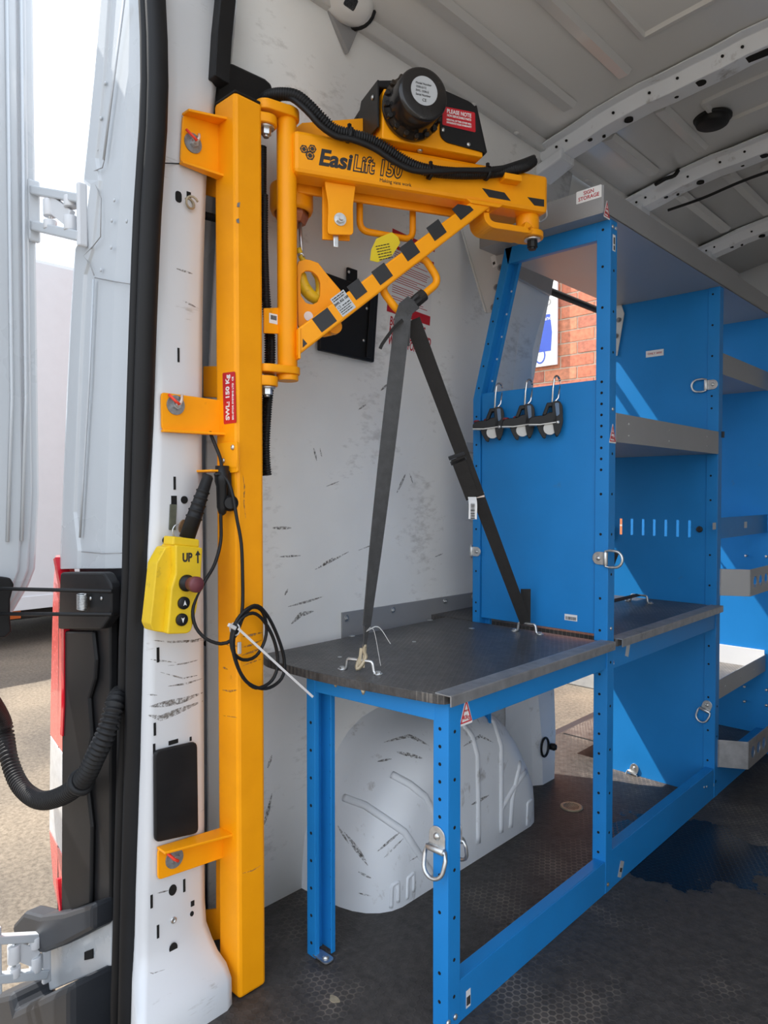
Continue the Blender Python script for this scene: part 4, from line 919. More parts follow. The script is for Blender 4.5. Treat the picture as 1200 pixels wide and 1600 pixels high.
mb = MB(); mb.prism([V(0.228, 0.2895, 0.578), V(0.540, 0.3172, 0.578), V(0.540, 0.3172, 0.616), V(0.228, 0.2895, 0.616)], (0, 0.003, 0)); mb.prism([V(0.21, 0.294, 0.6125), V(0.536, 0.322, 0.6125), V(0.536, 0.345, 0.6125), V(0.21, 0.326, 0.6125)], (0, 0, 0.003)); mb.build('end_rail', BL_, wf_, 0.001)
mb = MB(); mb.bx(XF - 0.006, XF - 0.003, 0.345, 0.95, 0.566, 0.616); mb.build('front_rail', BL_, wf_, 0.001)
mb = MB(); mb.bx(0.215, 0.219, 0.33, 0.95, 0.566, 0.616); mb.build('back_rail', BL_, wf_, 0.001)
mb = MB(); mb.bx(XF - 0.004, XF - 0.001, 0.356, 0.95, 0.0, 0.081); mb.bx(XF - 0.03, XF - 0.004, 0.356, 0.95, 0.078, 0.081); mb.build('bottom_rail', BL_, wf_, 0.001)
for p in (pX(700, 1586, XF), pX(711, 1581, XF)):
    mb = MB(); domebolt(mb, V(XF, p.y, 0.02), V(1, 0, 0), 0.006); mb.build('bolt', M['zinc'], wf_)
dring(wf_, pY(684, 1306, 0.3175), (0, -1, 0), (0, 0, -1), 1.12, 0.25)
dring(wf_, V(0.556, 0.3560, pX(716, 1300, XF).z), (0, 1, 0), (0, 0, -1), 1.0, 0.25)
def triangle_label(parent, p, s=0.034):
    mb = MB(); mb.prism(rpoly([p + V(0, -s * 0.5, -s * 0.6), p + V(0, s * 0.5, -s * 0.6), p + V(0, 0, s * 0.7)], 0.004), (0.0005, 0, 0)); l_ = mb.build('load_label', M['white'], parent)
    mb = MB(); k = 0.86; A_ = [p + V(0.0006, -s * 0.5 * k, -s * 0.58 * k), p + V(0.0006, s * 0.5 * k, -s * 0.58 * k), p + V(0.0006, 0, s * 0.66 * k)]; k = 0.66; B_ = [p + V(0.0006, -s * 0.5 * k, -s * 0.66 * k), p + V(0.0006, s * 0.5 * k, -s * 0.66 * k), p + V(0.0006, 0, s * 0.58 * k)]
    mb.ringprism(A_, B_, (0.0003, 0, 0)); mb.build('red_border', M['red'], l_)
    text('lettering', '40kg', M['redink'], l_, p + V(0.0009, 0, -s * 0.26), (0, 1, 0), (0, 0, 1), s * 0.30, 'CENTER'); text('lettering', 'MAX', M['redink'], l_, p + V(0.0009, 0, s * 0.04), (0, 1, 0), (0, 0, 1), s * 0.15, 'CENTER')
triangle_label(wf_, V(XF - 0.0028, pX(730, 1110, XF).y, pX(730, 1112, XF).z), 0.042)
def blabel(parent, p, nrm, up, w_, h_):
    nrm = Vector(nrm); up = Vector(up); mb = MB(); plate(mb, p, nrm, up, w_, h_, 0.0004); l_ = mb.build('barcode_label', M['white'], parent)
    xd = up.cross(nrm).normalized(); mb = MB(); barcode(mb, Vector(p) + nrm * 0.0005 - up * h_ * 0.12, xd, up, nrm, w_ * 0.8, h_ * 0.5); mb.build('bars', M['ink'], l_, kind='stuff')
blabel(wf_, V(XF - 0.0006, pX(732, 1560, XF).y, pX(732, 1560, XF).z), (1, 0, 0), (0, 0, 1), 0.014, 0.034)
# -- bench top
bt = thing('bench_top', 'worn black ply bench top with aluminium edge nearest the rear door', 'bench top', (0.33, 0.6, 0.617), 'bench tops')
mb = MB(); mb.prism([V(p.x, p.y, 0.617) for p in rpoly([V(0.065, 0.272, 0), V(0.115, 0.252, 0), V(0.30, 0.252, 0), V(0.578, 0.300, 0), V(0.580, 0.945, 0), V(0.165, 0.945, 0), V(0.065, 0.945, 0)], [0.01, 0.02, 0.05, 0.022, 0, 0, 0])], (0, 0, 0.018)); mb.build('board', M['bench'], bt, 0.0012)
def alu_edge(parent, y0, y1, z=0.635):
    mb = MB(); sec = []
    prof_ = [(0.555, z), (0.555, z + 0.0025)]
    for k in range(7): prof_ += [(0.558 + k * 0.0045, z + 0.0025), (0.5598 + k * 0.0045, z + 0.0012), (0.5612 + k * 0.0045, z + 0.0025)]
    prof_ += [(0.591, z + 0.0025), (0.5925, z + 0.0005), (0.5925, z - 0.018), (0.590, z - 0.018), (0.590, z)]
    mb.prism([V(x, y0, zz) for x, zz in prof_], (0, y1 - y0, 0)); mb.build('edge_trim', M['alu'], parent)
alu_edge(bt, 0.300, 0.952)
def uhandle(parent, a, b, z0, ht=0.024):
    d = (b - a).normalized(); mb = MB()
    mb.tube(rpoly([a - d * 0.008 + V(0, 0, z0 + 0.002), a + V(0, 0, z0 + 0.003), a + d * 0.003 + V(0, 0, z0 + ht), b - d * 0.003 + V(0, 0, z0 + ht), b + V(0, 0, z0 + 0.003), b + d * 0.008 + V(0, 0, z0 + 0.002)], 0.006), 0.0036, 8); h_ = mb.build('lashing_loop', M['zinc'], parent)
    for p in (a - d * 0.010, b + d * 0.010):
        mb = MB(); mb.cyl(p + V(0, 0, z0), p + V(0, 0, z0 + 0.002), 0.0095, n=16); mb.cyl(p + V(0, 0, z0 + 0.002), p + V(0, 0, z0 + 0.006), 0.006, n=6, sm=False); mb.build('bolt', M['zinc'], h_)
A0 = pZ(541, 1046, 0.636); B0 = pZ(584, 1052, 0.636); A0.z = B0.z = 0
uhandle(bt, A0, B0, 0.635)
A1 = pZ(809, 986, 0.636); B1 = pZ(838, 990, 0.636); A1.z = B1.z = 0
uhandle(bt, A1, B1, 0.635)
for u, v in [(550, 994), (672, 969), (531, 1027), (647, 1003), (737, 982)]:
    mb = MB(); p = pZ(u, v, 0.635); mb.cyl(p, p + V(0, 0, 0.0012), 0.008 if v < 1000 else 0.005, n=14); mb.build('screw_head', M['zinc'], bt)
for u, v in [(535, 1063), (579, 1074)]:
    mb = MB(); p = V(pZ(u, v, 0.617).x, 0.275, 0.617); mb.cyl(p, p - V(0, 0, 0.010), 0.006, 0.002, n=8); mb.build('bolt_tip', M['brass'], bt)
# -- second bay: tall shelving unit
su = thing('shelving_unit', 'tall blue shelving unit with open sloping end frame and blue end panel', 'shelving', (0.37, 1.35, 0), 'shelving units')
YE = 0.950
mb = MB(); lprof(mb, 0.536, XF, YE, YE + 0.036, 0, 1.672); mb.build('upright', BL_, su, 0.001)
upright_holes(su, 0.552, YE, YE + 0.036, XF, [0.10 + 0.05 * k for k in range(11)] + [0.66, 0.74, 0.90, 1.0] + [1.06 + 0.0272 * k for k in range(9)] + [1.36, 1.46, 1.56, 1.65], [0.15, 0.25, 0.36, 0.47, 0.58, 0.8, 0.9, 1.0, 1.1, 1.35, 1.45, 1.55])
# back upright: lower straight length and upper leaning length
def bkx(z): return 0.160 if z < 1.27 else 0.160 + (z - 1.27) * 0.262
zz_ = [0.0, 0.64, 1.20, 1.27, 1.35, 1.50, 1.672]
mb = MB()
for (o0, o1, y0, y1) in ((0.0, 0.024, YE, YE + 0.003), (0.021, 0.024, YE + 0.003, YE + 0.03), (0.024, 0.046, YE + 0.027, YE + 0.030), (0.043, 0.046, YE + 0.018, YE + 0.027)):
    vv = [V(bkx(z) + q, yy, z) for z in zz_ for q, yy in ((o0, y0), (o1, y0), (o1, y1), (o0, y1))]
    fs = [(k * 4 + i, k * 4 + (i + 1) % 4, k * 4 + 4 + (i + 1) % 4, k * 4 + 4 + i) for k in range(len(zz_) - 1) for i in range(4)] + [(3, 2, 1, 0), tuple(len(vv) - 4 + i for i in range(4))]
    mb.add(vv, fs)
mb.build('upright', BL_, su, 0.0008)
mb = MB(); holes(mb, [V(bkx(z) + 0.012, YE - 0.0001, z) for z in [0.665, 0.69, 0.78, 0.90, 1.0, 1.08, 1.14, 1.22, 1.30, 1.36, 1.42, 1.48, 1.54]], (0, -1, 0), 0.003); mb.build('bolt_holes', M['hole'], su, kind='stuff')
mb = MB(); holes(mb, [V(bkx(z) + 0.034, YE + 0.0268, z) for z in [1.32, 1.38, 1.44, 1.50, 1.56]], (0, -1, 0), 0.003); mb.build('bolt_holes', M['white'], su, kind='stuff')
mb = MB(); mb.prism([V(x, YE, z) for x, z in [(bkx(1.672), 1.672), (bkx(1.628) + 0.02, 1.628), (0.536, 1.628), (0.536, 1.672)]], (0, 0.003, 0)); mb.bx(bkx(1.63) + 0.03, 0.536, YE + 0.003, YE + 0.018, 1.628, 1.631); mb.build('top_rail', BL_, su, 0.0008)
mb = MB(); mb.bx(0.186, 0.533, YE + 0.006, YE + 0.009, 0.648, 1.285); mb.bx(0.186, 0.533, YE + 0.009, YE + 0.02, 1.282, 1.285); ep = mb.build('end_panel', BL_, su, 0.001)
blabel(su, pY(892, 965, YE + 0.0055), (0, -1, 0), (0, 0, 1), 0.036, 0.016)
dring(su, pX(932, 872, XF + 0.0005) * 0 + V(0.548, YE - 0.0005, pY(936, 872, YE).z), (0, -1, 0), (1, 0, 0), 0.95, 0.0)
dring(su, V(0.176, YE - 0.0005, pY(748, 862, YE).z), (0, -1, 0), (-1, 0, 0.0), 0.8, -1.6)
mb = MB(); domebolt(mb, V(XF, YE + 0.018, 1.21), V(1, 0, 0), 0.005); mb.build('bolt', M['zinc'], su)
mb = MB(); domebolt(mb, V(XF, YE + 0.018, 0.665), V(1, 0, 0), 0.005); mb.build('bolt', M['zinc'], su)
for zz in (0.02, 0.02):
    mb = MB(); domebolt(mb, V(XF, YE + (0.012 if zz else 0), zz), V(1, 0, 0), 0.005); mb.build('bolt', M['brass'], su)
# divider
YD = 1.730
mb = MB(); lprof(mb, 0.536, XF, YD - 0.006, YD + 0.03, 0, 1.672); mb.build('upright', BL_, su, 0.001)
upright_holes(su, 0.550, YD - 0.006, YD + 0.03, XF, [0.12, 0.22, 0.33, 0.44, 0.50, 0.56, 0.70, 0.80, 0.98, 1.06, 1.28, 1.32, 1.45, 1.55, 1.65], [0.2, 0.3])
slz0, slz1 = pY(1040, 838, YD).z, pY(1040, 812, YD).z
sx = [pY(u, 825, YD).x for u in (953, 970, 987, 1004.5, 1022, 1040, 1058.5, 1077)]
mb = MB(); d0, d1 = YD, YD + 0.003
mb.bx(0.17, 0.536, d0, d1, 0.0, slz0); mb.bx(0.17, 0.536, d0, d1, slz1, 1.672)
xa = 0.17
for x in sx:
    mb.bx(xa, x - 0.005, d0, d1, slz0, slz1); xa = x + 0.005
mb.bx(xa, 0.536, d0, d1, slz0, slz1); mb.build('divider_panel', BL_, su)
mb = MB(); plate(mb, pY(1023, 552, YD - 0.0006), (0, -1, 0), (0, 0, 1), 0.062, 0.022, 0.0004); l_ = mb.build('name_label', M['white'], su)
text('lettering', 'ONLY 2000', M['redink'], l_, pY(1023, 552, YD - 0.0012), (1, 0, 0), (0, 0, 1), 0.010, 'CENTER')
dring(su, V(0.553, YD - 0.0065, pY(1097, 603, YD).z), (0, -1, 0), (-1, 0, 0), 0.95, 0.15)
dring(su, V(0.548, YD - 0.0065, pY(1087, 1097, YD).z), (0, -1, 0), (-0.35, 0, -1), 0.9, 0.15)
dring(su, V(0.30, YD - 0.0015, pY(957, 1190, YD).z), (0, -1, 0), (-0.3, 0, -1), 0.9, 0.15)
mb = MB(); p = pY(1093, 827, YD - 0.007); mb.lathe([(0.0105, 0), (0.010, 0.003), (0.004, 0.004), (0.003, 0.002)], p, V(0, -1, 0), 16); mb.build('grommet', M['charcoal'], su)
mb = MB(); p = pY(956, 833, YD - 0.004); plate(mb, p, (0, -1, 0), (0, 0, 1), 0.024, 0.05, 0.004, 0.005); h_ = mb.build('latch_plate', M['zinc'], su, 0.001)
mb = MB(); plate(mb, p + V(0, -0.004, 0), (0, -1, 0), (0, 0, 1), 0.009, 0.028, 0.0005); mb.build('latch_slot', M['hole'], h_)
# middle shelf with grey lip
mb = MB(); mb.bx(0.004, XF - 0.004, 1.125, YD - 0.0002, 1.131, 1.135); mb.bx(0.21, XF - 0.004, YE + 0.034, 1.125, 1.131, 1.135); sh = mb.build('shelf', M['greymetal'], su, 0.001)
mb = MB(); mb.bx(XF - 0.003, XF, YE + 0.037, YD - 0.0015, 1.130, 1.203); mb.build('shelf_lip', M['greymetal'], sh, 0.001)
mb = MB(); mb.bx(0.004, 0.007, 1.125, YD - 0.0015, 1.135, 1.203); mb.build('shelf_back', M['roof'], sh)
for y, z in ((1.06, 1.15), (1.06, 1.18), (1.32, 1.15), (1.32, 1.18), (1.62, 1.15), (1.62, 1.18)):
    mb = MB(); domebolt(mb, V(XF, y, z), V(1, 0, 0), 0.003); mb.build('rivet', M['zinc'], sh)
triangle_label(su, V(XF + 0.0003, pX(957, 676, XF).y, pX(957, 678, XF).z), 0.038)
# rails
mb = MB(); mb.bx(XF - 0.006, XF - 0.003, YE + 0.037, YD - 0.006, 0.560, 0.616); mb.build('front_rail', BL_, su, 0.001)
triangle_label(su, V(XF - 0.0025, pX(956, 1024, XF).y, pX(956, 1026, XF).z), 0.038)
mb = MB(); p = pX(981, 1013, XF - 0.0025); plate(mb, p, (1, 0, 0), V(0, 0.35, 1), 0.02, 0.042, 0.0004); mb.build('paper_label', M['silverlabel'], su)
mb = MB(); mb.bx(XF - 0.004, XF - 0.001, YE + 0.037, YD - 0.007, 0.0, 0.097); mb.bx(XF - 0.03, XF - 0.004, YE + 0.037, YD - 0.007, 0.094, 0.097); mb.build('bottom_rail', BL_, su, 0.001)
for u, v in [(970, 1358), (1118, 1220)]:
    mb = MB(); p = pX(u, v, XF - 0.0008); plate(mb, p, (1, 0, 0), V(0, 0.5, 1), 0.022, 0.040, 0.0004); l_ = mb.build('torn_label', M['silverlabel'], su)
    mb = MB(); plate(mb, p + V(0.0005, 0, -0.002), (1, 0, 0), V(0, 0.5, 1), 0.012, 0.010, 0.0003); mb.build('label_print', M['ink'], l_)
for u, v in [(1100, 1230), (1104, 1229)]:
    mb = MB(); p = pX(u, v, XF - 0.001); domebolt(mb, p, V(1, 0, 0), 0.004); mb.build('bolt', M['zinc'], su)
# grey gusset plates at the sloping end frame
gp_ = [pY(u, v, YE + 0.034) for u, v in [(716, 338), (784, 338), (797, 380), (779, 487), (761, 489)]]
mb = MB(); mb.prism(gp_, (0, 0.003, 0)); mb.bar(gp_[0] + V(0, -0.002, 0), gp_[4] + V(0, -0.002, 0), 0.012, 0.004, V(1, 0, 0)); gs = mb.build('gusset_plate', M['roof'], su, 0.001)
for u, v in [(782, 418), (776, 449), (771, 480)]:
    mb = MB(); hexbolt(mb, pY(u, v, YE + 0.033), V(0, -1, 0), 0.006, 0.004, 0.009); mb.build('bolt', M['greyzinc'], gs)
mb = MB(); p = pY(772, 408, YE + 0.0335); plate(mb, p, (0, -1, 0), V(-0.25, 0, 1), 0.016, 0.034, 0.0004); l_ = mb.build('label', M['white'], gs)
mb = MB(); plate(mb, p + V(0, -0.0005, -0.006), (0, -1, 0), V(-0.25, 0, 1), 0.008, 0.008, 0.0003); mb.build('label_print', M['ink'], l_)
mb = MB(); g2 = [pY(u, v, YD - 0.004) for u, v in [(940, 455), (966, 460), (976, 490), (965, 556), (940, 556)]]; mb.prism(g2, (0, -0.003, 0)); gs = mb.build('gusset_plate', M['roof'], su, 0.001)
for u, v in [(967, 500), (963, 525), (958, 550)]:
    mb = MB(); hexbolt(mb, pY(u, v, YD - 0.007), V(0, -1, 0), 0.006, 0.003, 0.009); mb.build('bolt', M['greyzinc'], gs)
mb = MB(); plate(mb, pY(957, 507, YD - 0.0072), (0, -1, 0), (0, 0, 1), 0.018, 0.036, 0.0004); l_ = mb.build('label', M['white'], gs)
mb = MB(); plate(mb, pY(957, 507, YD - 0.0077), (0, -1, 0), (0, 0, 1), 0.01, 0.024, 0.0003); mb.build('label_print', M['greyzinc'], l_)
# -- second bench top
b2 = thing('bench_top', 'second black bench top inside the tall blue shelving unit', 'bench top', (0.33, 1.35, 0.617), 'bench tops')
mb = MB(); mb.prism([V(x, y, 0.617) for x, y in [(0.155, 0.99), (0.155, 0.952), (0.0, 0.952), (0.0, YD - 0.0002), (0.58, YD - 0.0002), (0.58, 0.99)]], (0, 0, 0.018)); mb.build('board', M['bench'], b2, 0.0012)
alu_edge(b2, 0.992, YD - 0.0015)
A2 = pZ(985, 939, 0.636); B2 = pZ(1012, 942, 0.636); A2.z = B2.z = 0
uhandle(b2, A2, B2, 0.635)
# -- third bay
u3 = thing('shelving_unit', 'far blue shelving bay with grey lipped shelves at the right edge', 'shelving', (0.37, 2.02, 0), 'shelving units')
Y3 = 2.28
mb = MB(); mb.bx(XF - 0.004, XF - 0.001, YD + 0.031, 2.27, 0.0, 0.097); mb.bx(XF - 0.03, XF - 0.004, YD + 0.031, 2.27, 0.094, 0.097); mb.build('bottom_rail', BL_, u3, 0.001)
mb = MB(); mb.bx(0.0, XF + 0.03, Y3, Y3 + 0.003, 0, 1.672); mb.build('back_panel', BL_, u3)
for u, v in [(1118, 866), (1167, 868), (1199, 869), (1118, 889), (1165, 1072), (1199, 1077), (1165, 1095), (1199, 1101)]:
    mb = MB(); p = pY(u, v, Y3); mb.cyl(p, p + V(0, -0.014, 0), 0.003, n=8); domebolt(mb, p + V(0, -0.014, 0), V(0, -1, 0), 0.0055); mb.build('peg', M['zinc'], u3)
def lipshelf(z, lip0, lip1, m, lm, y0=YD + 0.03, y1=Y3 - 0.004, x0=0.0):
    mb = MB(); mb.bx(x0, XF - 0.004, y0, y1, z, z + 0.004); s_ = mb.build('shelf', m, u3)
    mb = MB(); mb.bx(XF - 0.003, XF, y0, y1, lip0, lip1); mb.build('shelf_lip', lm, s_, 0.001); return s_
lipshelf(1.395, 1.392, 1.462, M['greymetal'], M['greymetal'])
lipshelf(0.86, 0.853, 0.922, BL_, BL_, x0=XF - 0.05)
s_ = lipshelf(0.325, 0.320, 0.384, M['bench'], M['greymetal'])
mb = MB(); mb.bx(0.0, XF - 0.004, Y3 - 0.008, Y3 - 0.004, 0.329, 0.40); mb.build('shelf_back', M['white'], s_)
for y in (1.82, 1.98, 2.13):
    mb = MB(); domebolt(mb, V(XF, y, 0.352), V(1, 0, 0), 0.003); mb.build('rivet', M['zinc'], s_)
mb = MB(); mb.bx(0.0, XF - 0.004, YD + 0.03, Y3 - 0.004, 0.070, 0.075); mb.build('shelf', M['bench'], u3)
for v, ps in ((822, (1116,)), (820, (1165,))):
    for u in ps:
        mb = MB(); plate(mb, pX(u, v, XF + 0.0003), (1, 0, 0), (0, 0, 1), 0.03, 0.022, 0.0004); mb.build('label', M['silverlabel'], u3)
mb = MB(); mb.bx(XF - 0.002, XF + 0.006, YD + 0.022, YD + 0.034, 1.185, 1.205); mb.build('catch', M['charcoal'], u3)
# grey trays projecting into the aisle
def tray(z0, z1, label, m):
    t = thing('parts_tray', label, 'tray', (0.63, 2.05, z0), 'grey trays on the far shelving')
    xo, y0, y1 = 0.650, 1.800, 2.27
    mb = MB(); mb.prism([V(XF, 1.757, z0), V(XF + 0.002, 1.757, z0), V(xo, y0, z0), V(xo, y1, z0), V(XF, y1, z0)], (0, 0, 0.003)); mb.build('base', m, t)
    mb = MB(); mb.prism([V(XF + 0.001, 1.757, z0), V(xo, y0, z0), V(xo, y0, z1), V(XF + 0.001, 1.757, z1)], V(0.0018, -0.0026, 0)); mb.build('end_face', m, t, 0.0006)
    # front lip with oval holes: solid bars around the holes
    hz0, hz1 = z0 + (z1 - z0) * 0.28, z0 + (z1 - z0) * 0.72
    mb = MB(); mb.bx(xo, xo + 0.003, y0, y1, z0, hz0); mb.bx(xo, xo + 0.003, y0, y1, hz1, z1); ya = y0
    for k in range(7):
        yc = y0 + 0.05 + k * 0.06
        n = 8; mb.bx(xo, xo + 0.003, ya, yc - 0.02, hz0, hz1); ya = yc + 0.02
        for sg_ in (-1, 1):
            for vz in (-1, 1):
                cz = (hz0 + hz1) / 2; rr = (hz1 - hz0) / 2
                corner = [V(xo, yc + sg_ * 0.02, cz + vz * rr)] + [V(xo, yc + sg_ * 0.02 * math.sin(a), cz + vz * rr * math.cos(a)) for a in [math.pi / 2 * i / 5 for i in range(6)]]
                mb.prism(corner, (0.003, 0, 0))
    mb.bx(xo, xo + 0.003, ya, y1, hz0, hz1); mb.build('front_lip', m, t)
    mb = MB(); mb.bx(XF - 0.018, XF + 0.004, 1.7525, 1.7565, z0, z1); mb.build('mounting_tab', M['alu'], t, 0.0006)
    for zz in (z0 + 0.012, z1 - 0.012):
        mb = MB(); domebolt(mb, V(XF - 0.006, 1.7525, zz), V(0, -1, 0), 0.0035); mb.build('rivet', M['zinc'], t)
za = pY(1173, 890, 1.800).z; zb = pY(1173, 932, 1.800).z; tray(zb, za, 'grey folded steel tray with oval cutouts at bench height on the far shelving', M['greymetal'])
za = pY(1172, 1160, 1.800).z; zb = pY(1172, 1203, 1.800).z; tray(zb, za, 'grey folded steel tray with oval cutouts just above the floor on the far shelving', M['alu'])
# top storage tray
st_ = thing('storage_tray', 'long grey metal sign storage tray on top of the blue shelving', 'tray', (0.38, 1.6, 1.672))
YT0, YT1 = 0.902, 2.60
mb = MB(); mb.bx(0.215, 0.577, YT0, YT1, 1.672, 1.675); mb.build('base', M['greymetal'], st_)
mb = MB(); mb.bx(0.574, 0.577, YT0, YT1, 1.672, 1.738); mb.build('front_lip', M['greymetal'], st_, 0.001)
mb = MB(); mb.bx(0.215, 0.574, YT0, YT0 + 0.003, 1.675, 1.738); mb.build('end_lip', M['greymetal'], st_, 0.001)
mb = MB(); mb.bx(0.215, 0.218, YT0, YT1, 1.675, 1.738); mb.build('back_lip', M['greymetal'], st_, 0.001)
p = pY(920, 304, YT0 - 0.0005); mb = MB(); plate(mb, p, (0, -1, 0), (0, 0, 1), 0.066, 0.030, 0.0005, 0.002); l_ = mb.build('name_label', M['white'], st_)
text('lettering', 'SIGN', M['redink'], l_, p + V(0, -0.0007, 0.006), (1, 0, 0), (0, 0, 1), 0.0125, 'CENTER', off=0.0002); text('lettering', 'STORAGE', M['redink'], l_, p + V(0, -0.0007, -0.006), (1, 0, 0), (0, 0, 1), 0.0125, 'CENTER', off=0.0002)
triangle_label(st_, V(0.5772, pX(948, 328, 0.577).y, pX(948, 328, 0.577).z), 0.034)
mb = MB(); plate(mb, V(XF + 0.0003, YE + 0.018, pX(947, 373, XF).z), (1, 0, 0), (0, 0, 1), 0.014, 0.04, 0.0004); l_ = mb.build('barcode_label', M['white'], su)
mb = MB(); print_lines(mb, V(XF + 0.0008, YE + 0.018, pX(947, 373, XF).z), V(0, 0, 1), V(0, -1, 0), V(1, 0, 0), [(-0.017, 0.017, 0.0, 0.006)]); mb.build('bars', M['ink'], l_, kind='stuff')
for dy in (0.010, 0.026):
    mb = MB(); domebolt(mb, V(XF, YE + dy, 1.655), V(1, 0, 0), 0.005); mb.build('bolt', M['zinc'], su)
# small black strap in the second bay
mb = MB(); cs = [V(0.575, 0.985, pX(948, 865, XF).z), V(0.52, 1.03, 0.76), V(0.46, 1.12, 0.70), V((A2.x + B2.x) / 2, (A2.y + B2.y) / 2, 0.66)]
mb.sweep(catmull(cs, 0.02), [(-0.0008, -0.008), (0.0008, -0.008), (0.0008, 0.008), (-0.0008, 0.008)], xh=V(0.3, 0.2, 1), sm=False); tag(mb.build('lashing_strap', M['webbing2']), 'thin black strap tied between the second bench loop and the blue upright', 'strap')
# ------------------------------------------------------------------ hanging clamps
def clamp(u, v, label, red):
    c0 = pY(u, v, YE - 0.004)           # top of the carabiner, on the panel's upper edge
    c0 = V(c0.x, YE + 0.012, 1.294)
    t = thing('hand_clamp', label, 'clamp', c0 - V(0, 0.02, 0.13), 'clamps hanging on the blue end panel')
    mb = MB(); w2, hh = 0.0065, 0.056; y0 = c0.y
    loop = []
    for k in range(9): a = math.pi * k / 8; loop.append(c0 + V(0.002, -0.012 + 0.014 * math.cos(a), 0.012 * math.sin(a)))
    loop += [c0 + V(-0.001, -0.026, -0.02), c0 + V(-0.004, -0.025, -hh)]
    for k in range(1, 7): a = math.pi * k / 6; loop.append(c0 + V(-0.004, -0.020 - 0.005 * math.cos(a), -hh - 0.005 * math.sin(a)))
    loop += [c0 + V(0.006, -0.012, -0.045), c0 + V(0.007, -0.004, -0.012)]
    mb.tube(loop, 0.0026, 8); mb.build('carabiner', M['chrome'], t)
    b = c0 + V(-0.004, -0.024, -hh - 0.004)      # hang point
    ad = V(-0.86, -0.51, -0.02).normalized(); sd = V(0.51, -0.86, 0)   # arm direction, side direction (towards viewer)
    def side(off, m, name, sc=1.0):
        P = [(-0.002, 0.004), (0.018, 0.006), (0.028, -0.006), (0.030, -0.050), (0.022, -0.078), (0.012, -0.088), (0.006, -0.076), (0.002, -0.058), (0.0, -0.03)]
        mb = MB(); mb.prism(rpoly([b + sd * off - ad * x * 0.9 + V(0, 0, z) for x, z in P], 0.008, 3), sd * 0.005); return mb.build(name, m, t, 0.001)
    side(0.010, M['black'], 'side_plate'); side(-0.016, M['black'], 'side_plate')
    mb = MB(); mb.cyl(b + ad * 0.006 + V(0, 0, -0.064) - sd * 0.009, b + ad * 0.006 + V(0, 0, -0.064) + sd * 0.009, 0.0165, n=18); mb.build('roller', M['reelwhite'], t)
    mb = MB(); mb.prism([b + ad * x + V(0, 0, z) - sd * 0.013 for x, z in [(-0.02, 0.004), (0.014, 0.002), (0.026, -0.030), (0.016, -0.030), (0.008, -0.008), (-0.02, -0.008)]], sd * 0.024); mb.build('handle_frame', M['black'], t, 0.002)
    mb = MB(); mb.prism(rpoly([b + ad * x + V(0, 0, z) - sd * 0.015 for x, z in [(-0.012, -0.022), (0.010, -0.024), (0.018, -0.030), (0.036, -0.031), (0.052, -0.033), (0.060, -0.040), (0.060, -0.052), (0.03, -0.053), (-0.012, -0.049)]], 0.004, 3), sd * 0.03); mb.build('arm', M['black'], t, 0.002)
    mb = MB(); mb.prism([b + ad * x + V(0, 0, z) - sd * 0.016 for x, z in [(-0.012, -0.048), (0.030, -0.0525), (0.060, -0.0515), (0.060, -0.0540), (0.030, -0.0555), (-0.012, -0.0505)]], sd * 0.032); mb.build('white_edge', M['reelwhite'], t)
    mb = MB(); mb.prism(rpoly([b + ad * x + V(0, 0, z) - sd * 0.008 for x, z in [(0.014, -0.050), (0.040, -0.053), (0.034, -0.070), (0.024, -0.088), (0.017, -0.090), (0.014, -0.076)]], 0.004, 3), sd * 0.016); mb.build('jaw', M['black'], t, 0.001)
    if red:
        for x in ((0.050, 0.022) if red == 2 else (0.022, 0.050)):
            mb = MB(); mb.lathe([(0.009, 0), (0.009, 0.004), (0.006, 0.006), (0.001, 0.0065)], b + ad * x + V(0, 0, -0.034 if x > 0.03 else -0.031), V(0, 0, 1), 14); mb.build('button', M['buttonred'], t)
    mb = MB(); mb.prism(rpoly([b + sd * 0.0152 - ad * x + V(0, 0, z) for x, z in [(0.006, 0.0), (0.016, 0.0), (0.018, -0.03), (0.010, -0.035)]], 0.003, 2), sd * 0.0006); mb.build('side_sticker', M['bluegrey'], t)
    mb = MB(); domebolt(mb, b + sd * 0.0152 - ad * 0.014 + V(0, 0, -0.050), sd, 0.005); mb.build('rivet', M['zinc'], t)
clamp(778, 609, 'black hand clamp with two red buttons, nearest the wall on the blue panel', 2)
clamp(825, 603, 'middle black hand clamp with red buttons hanging from the blue panel', 2)
clamp(868, 597, 'black hand clamp without red buttons, nearest the blue upright', 0)
# ================================================================== HOIST
TH = math.radians(25.8)
AS = V(math.sin(TH), math.cos(TH), 0); AN = V(math.cos(TH), -math.sin(TH), 0); AO = V(0.213, 0.234, 0)
def A(s, n, z): return AO + AS * s + AN * n + V(0, 0, z)
def pA(u, v, n=0.03): return pP(u, v, AO + AN * n, AN)
def sz(u, v, n=0.03):
    p = pA(u, v, n) - AO; return p.dot(AS), p.z
YL = M['yellow']
ho = thing('van_hoist', 'orange yellow folding van hoist with post, swing arm and black motor', 'hoist', (0.186, 0.134, 0))
PX0, PX1, PY0, PY1, PT = 0.150, 0.222, 0.101, 0.166, 1.770
mb = MB(); mb.bx(PX0, PX1, PY0, PY1, 0.002, PT); post = mb.build('post', YL, ho, 0.007)
mb = MB(); mb.bx(PX0 + 0.002, PX1 - 0.002, PY0 + 0.002, PY1 - 0.002, PT, PT + 0.005); mb.build('post_cap', M['black'], post, 0.002)
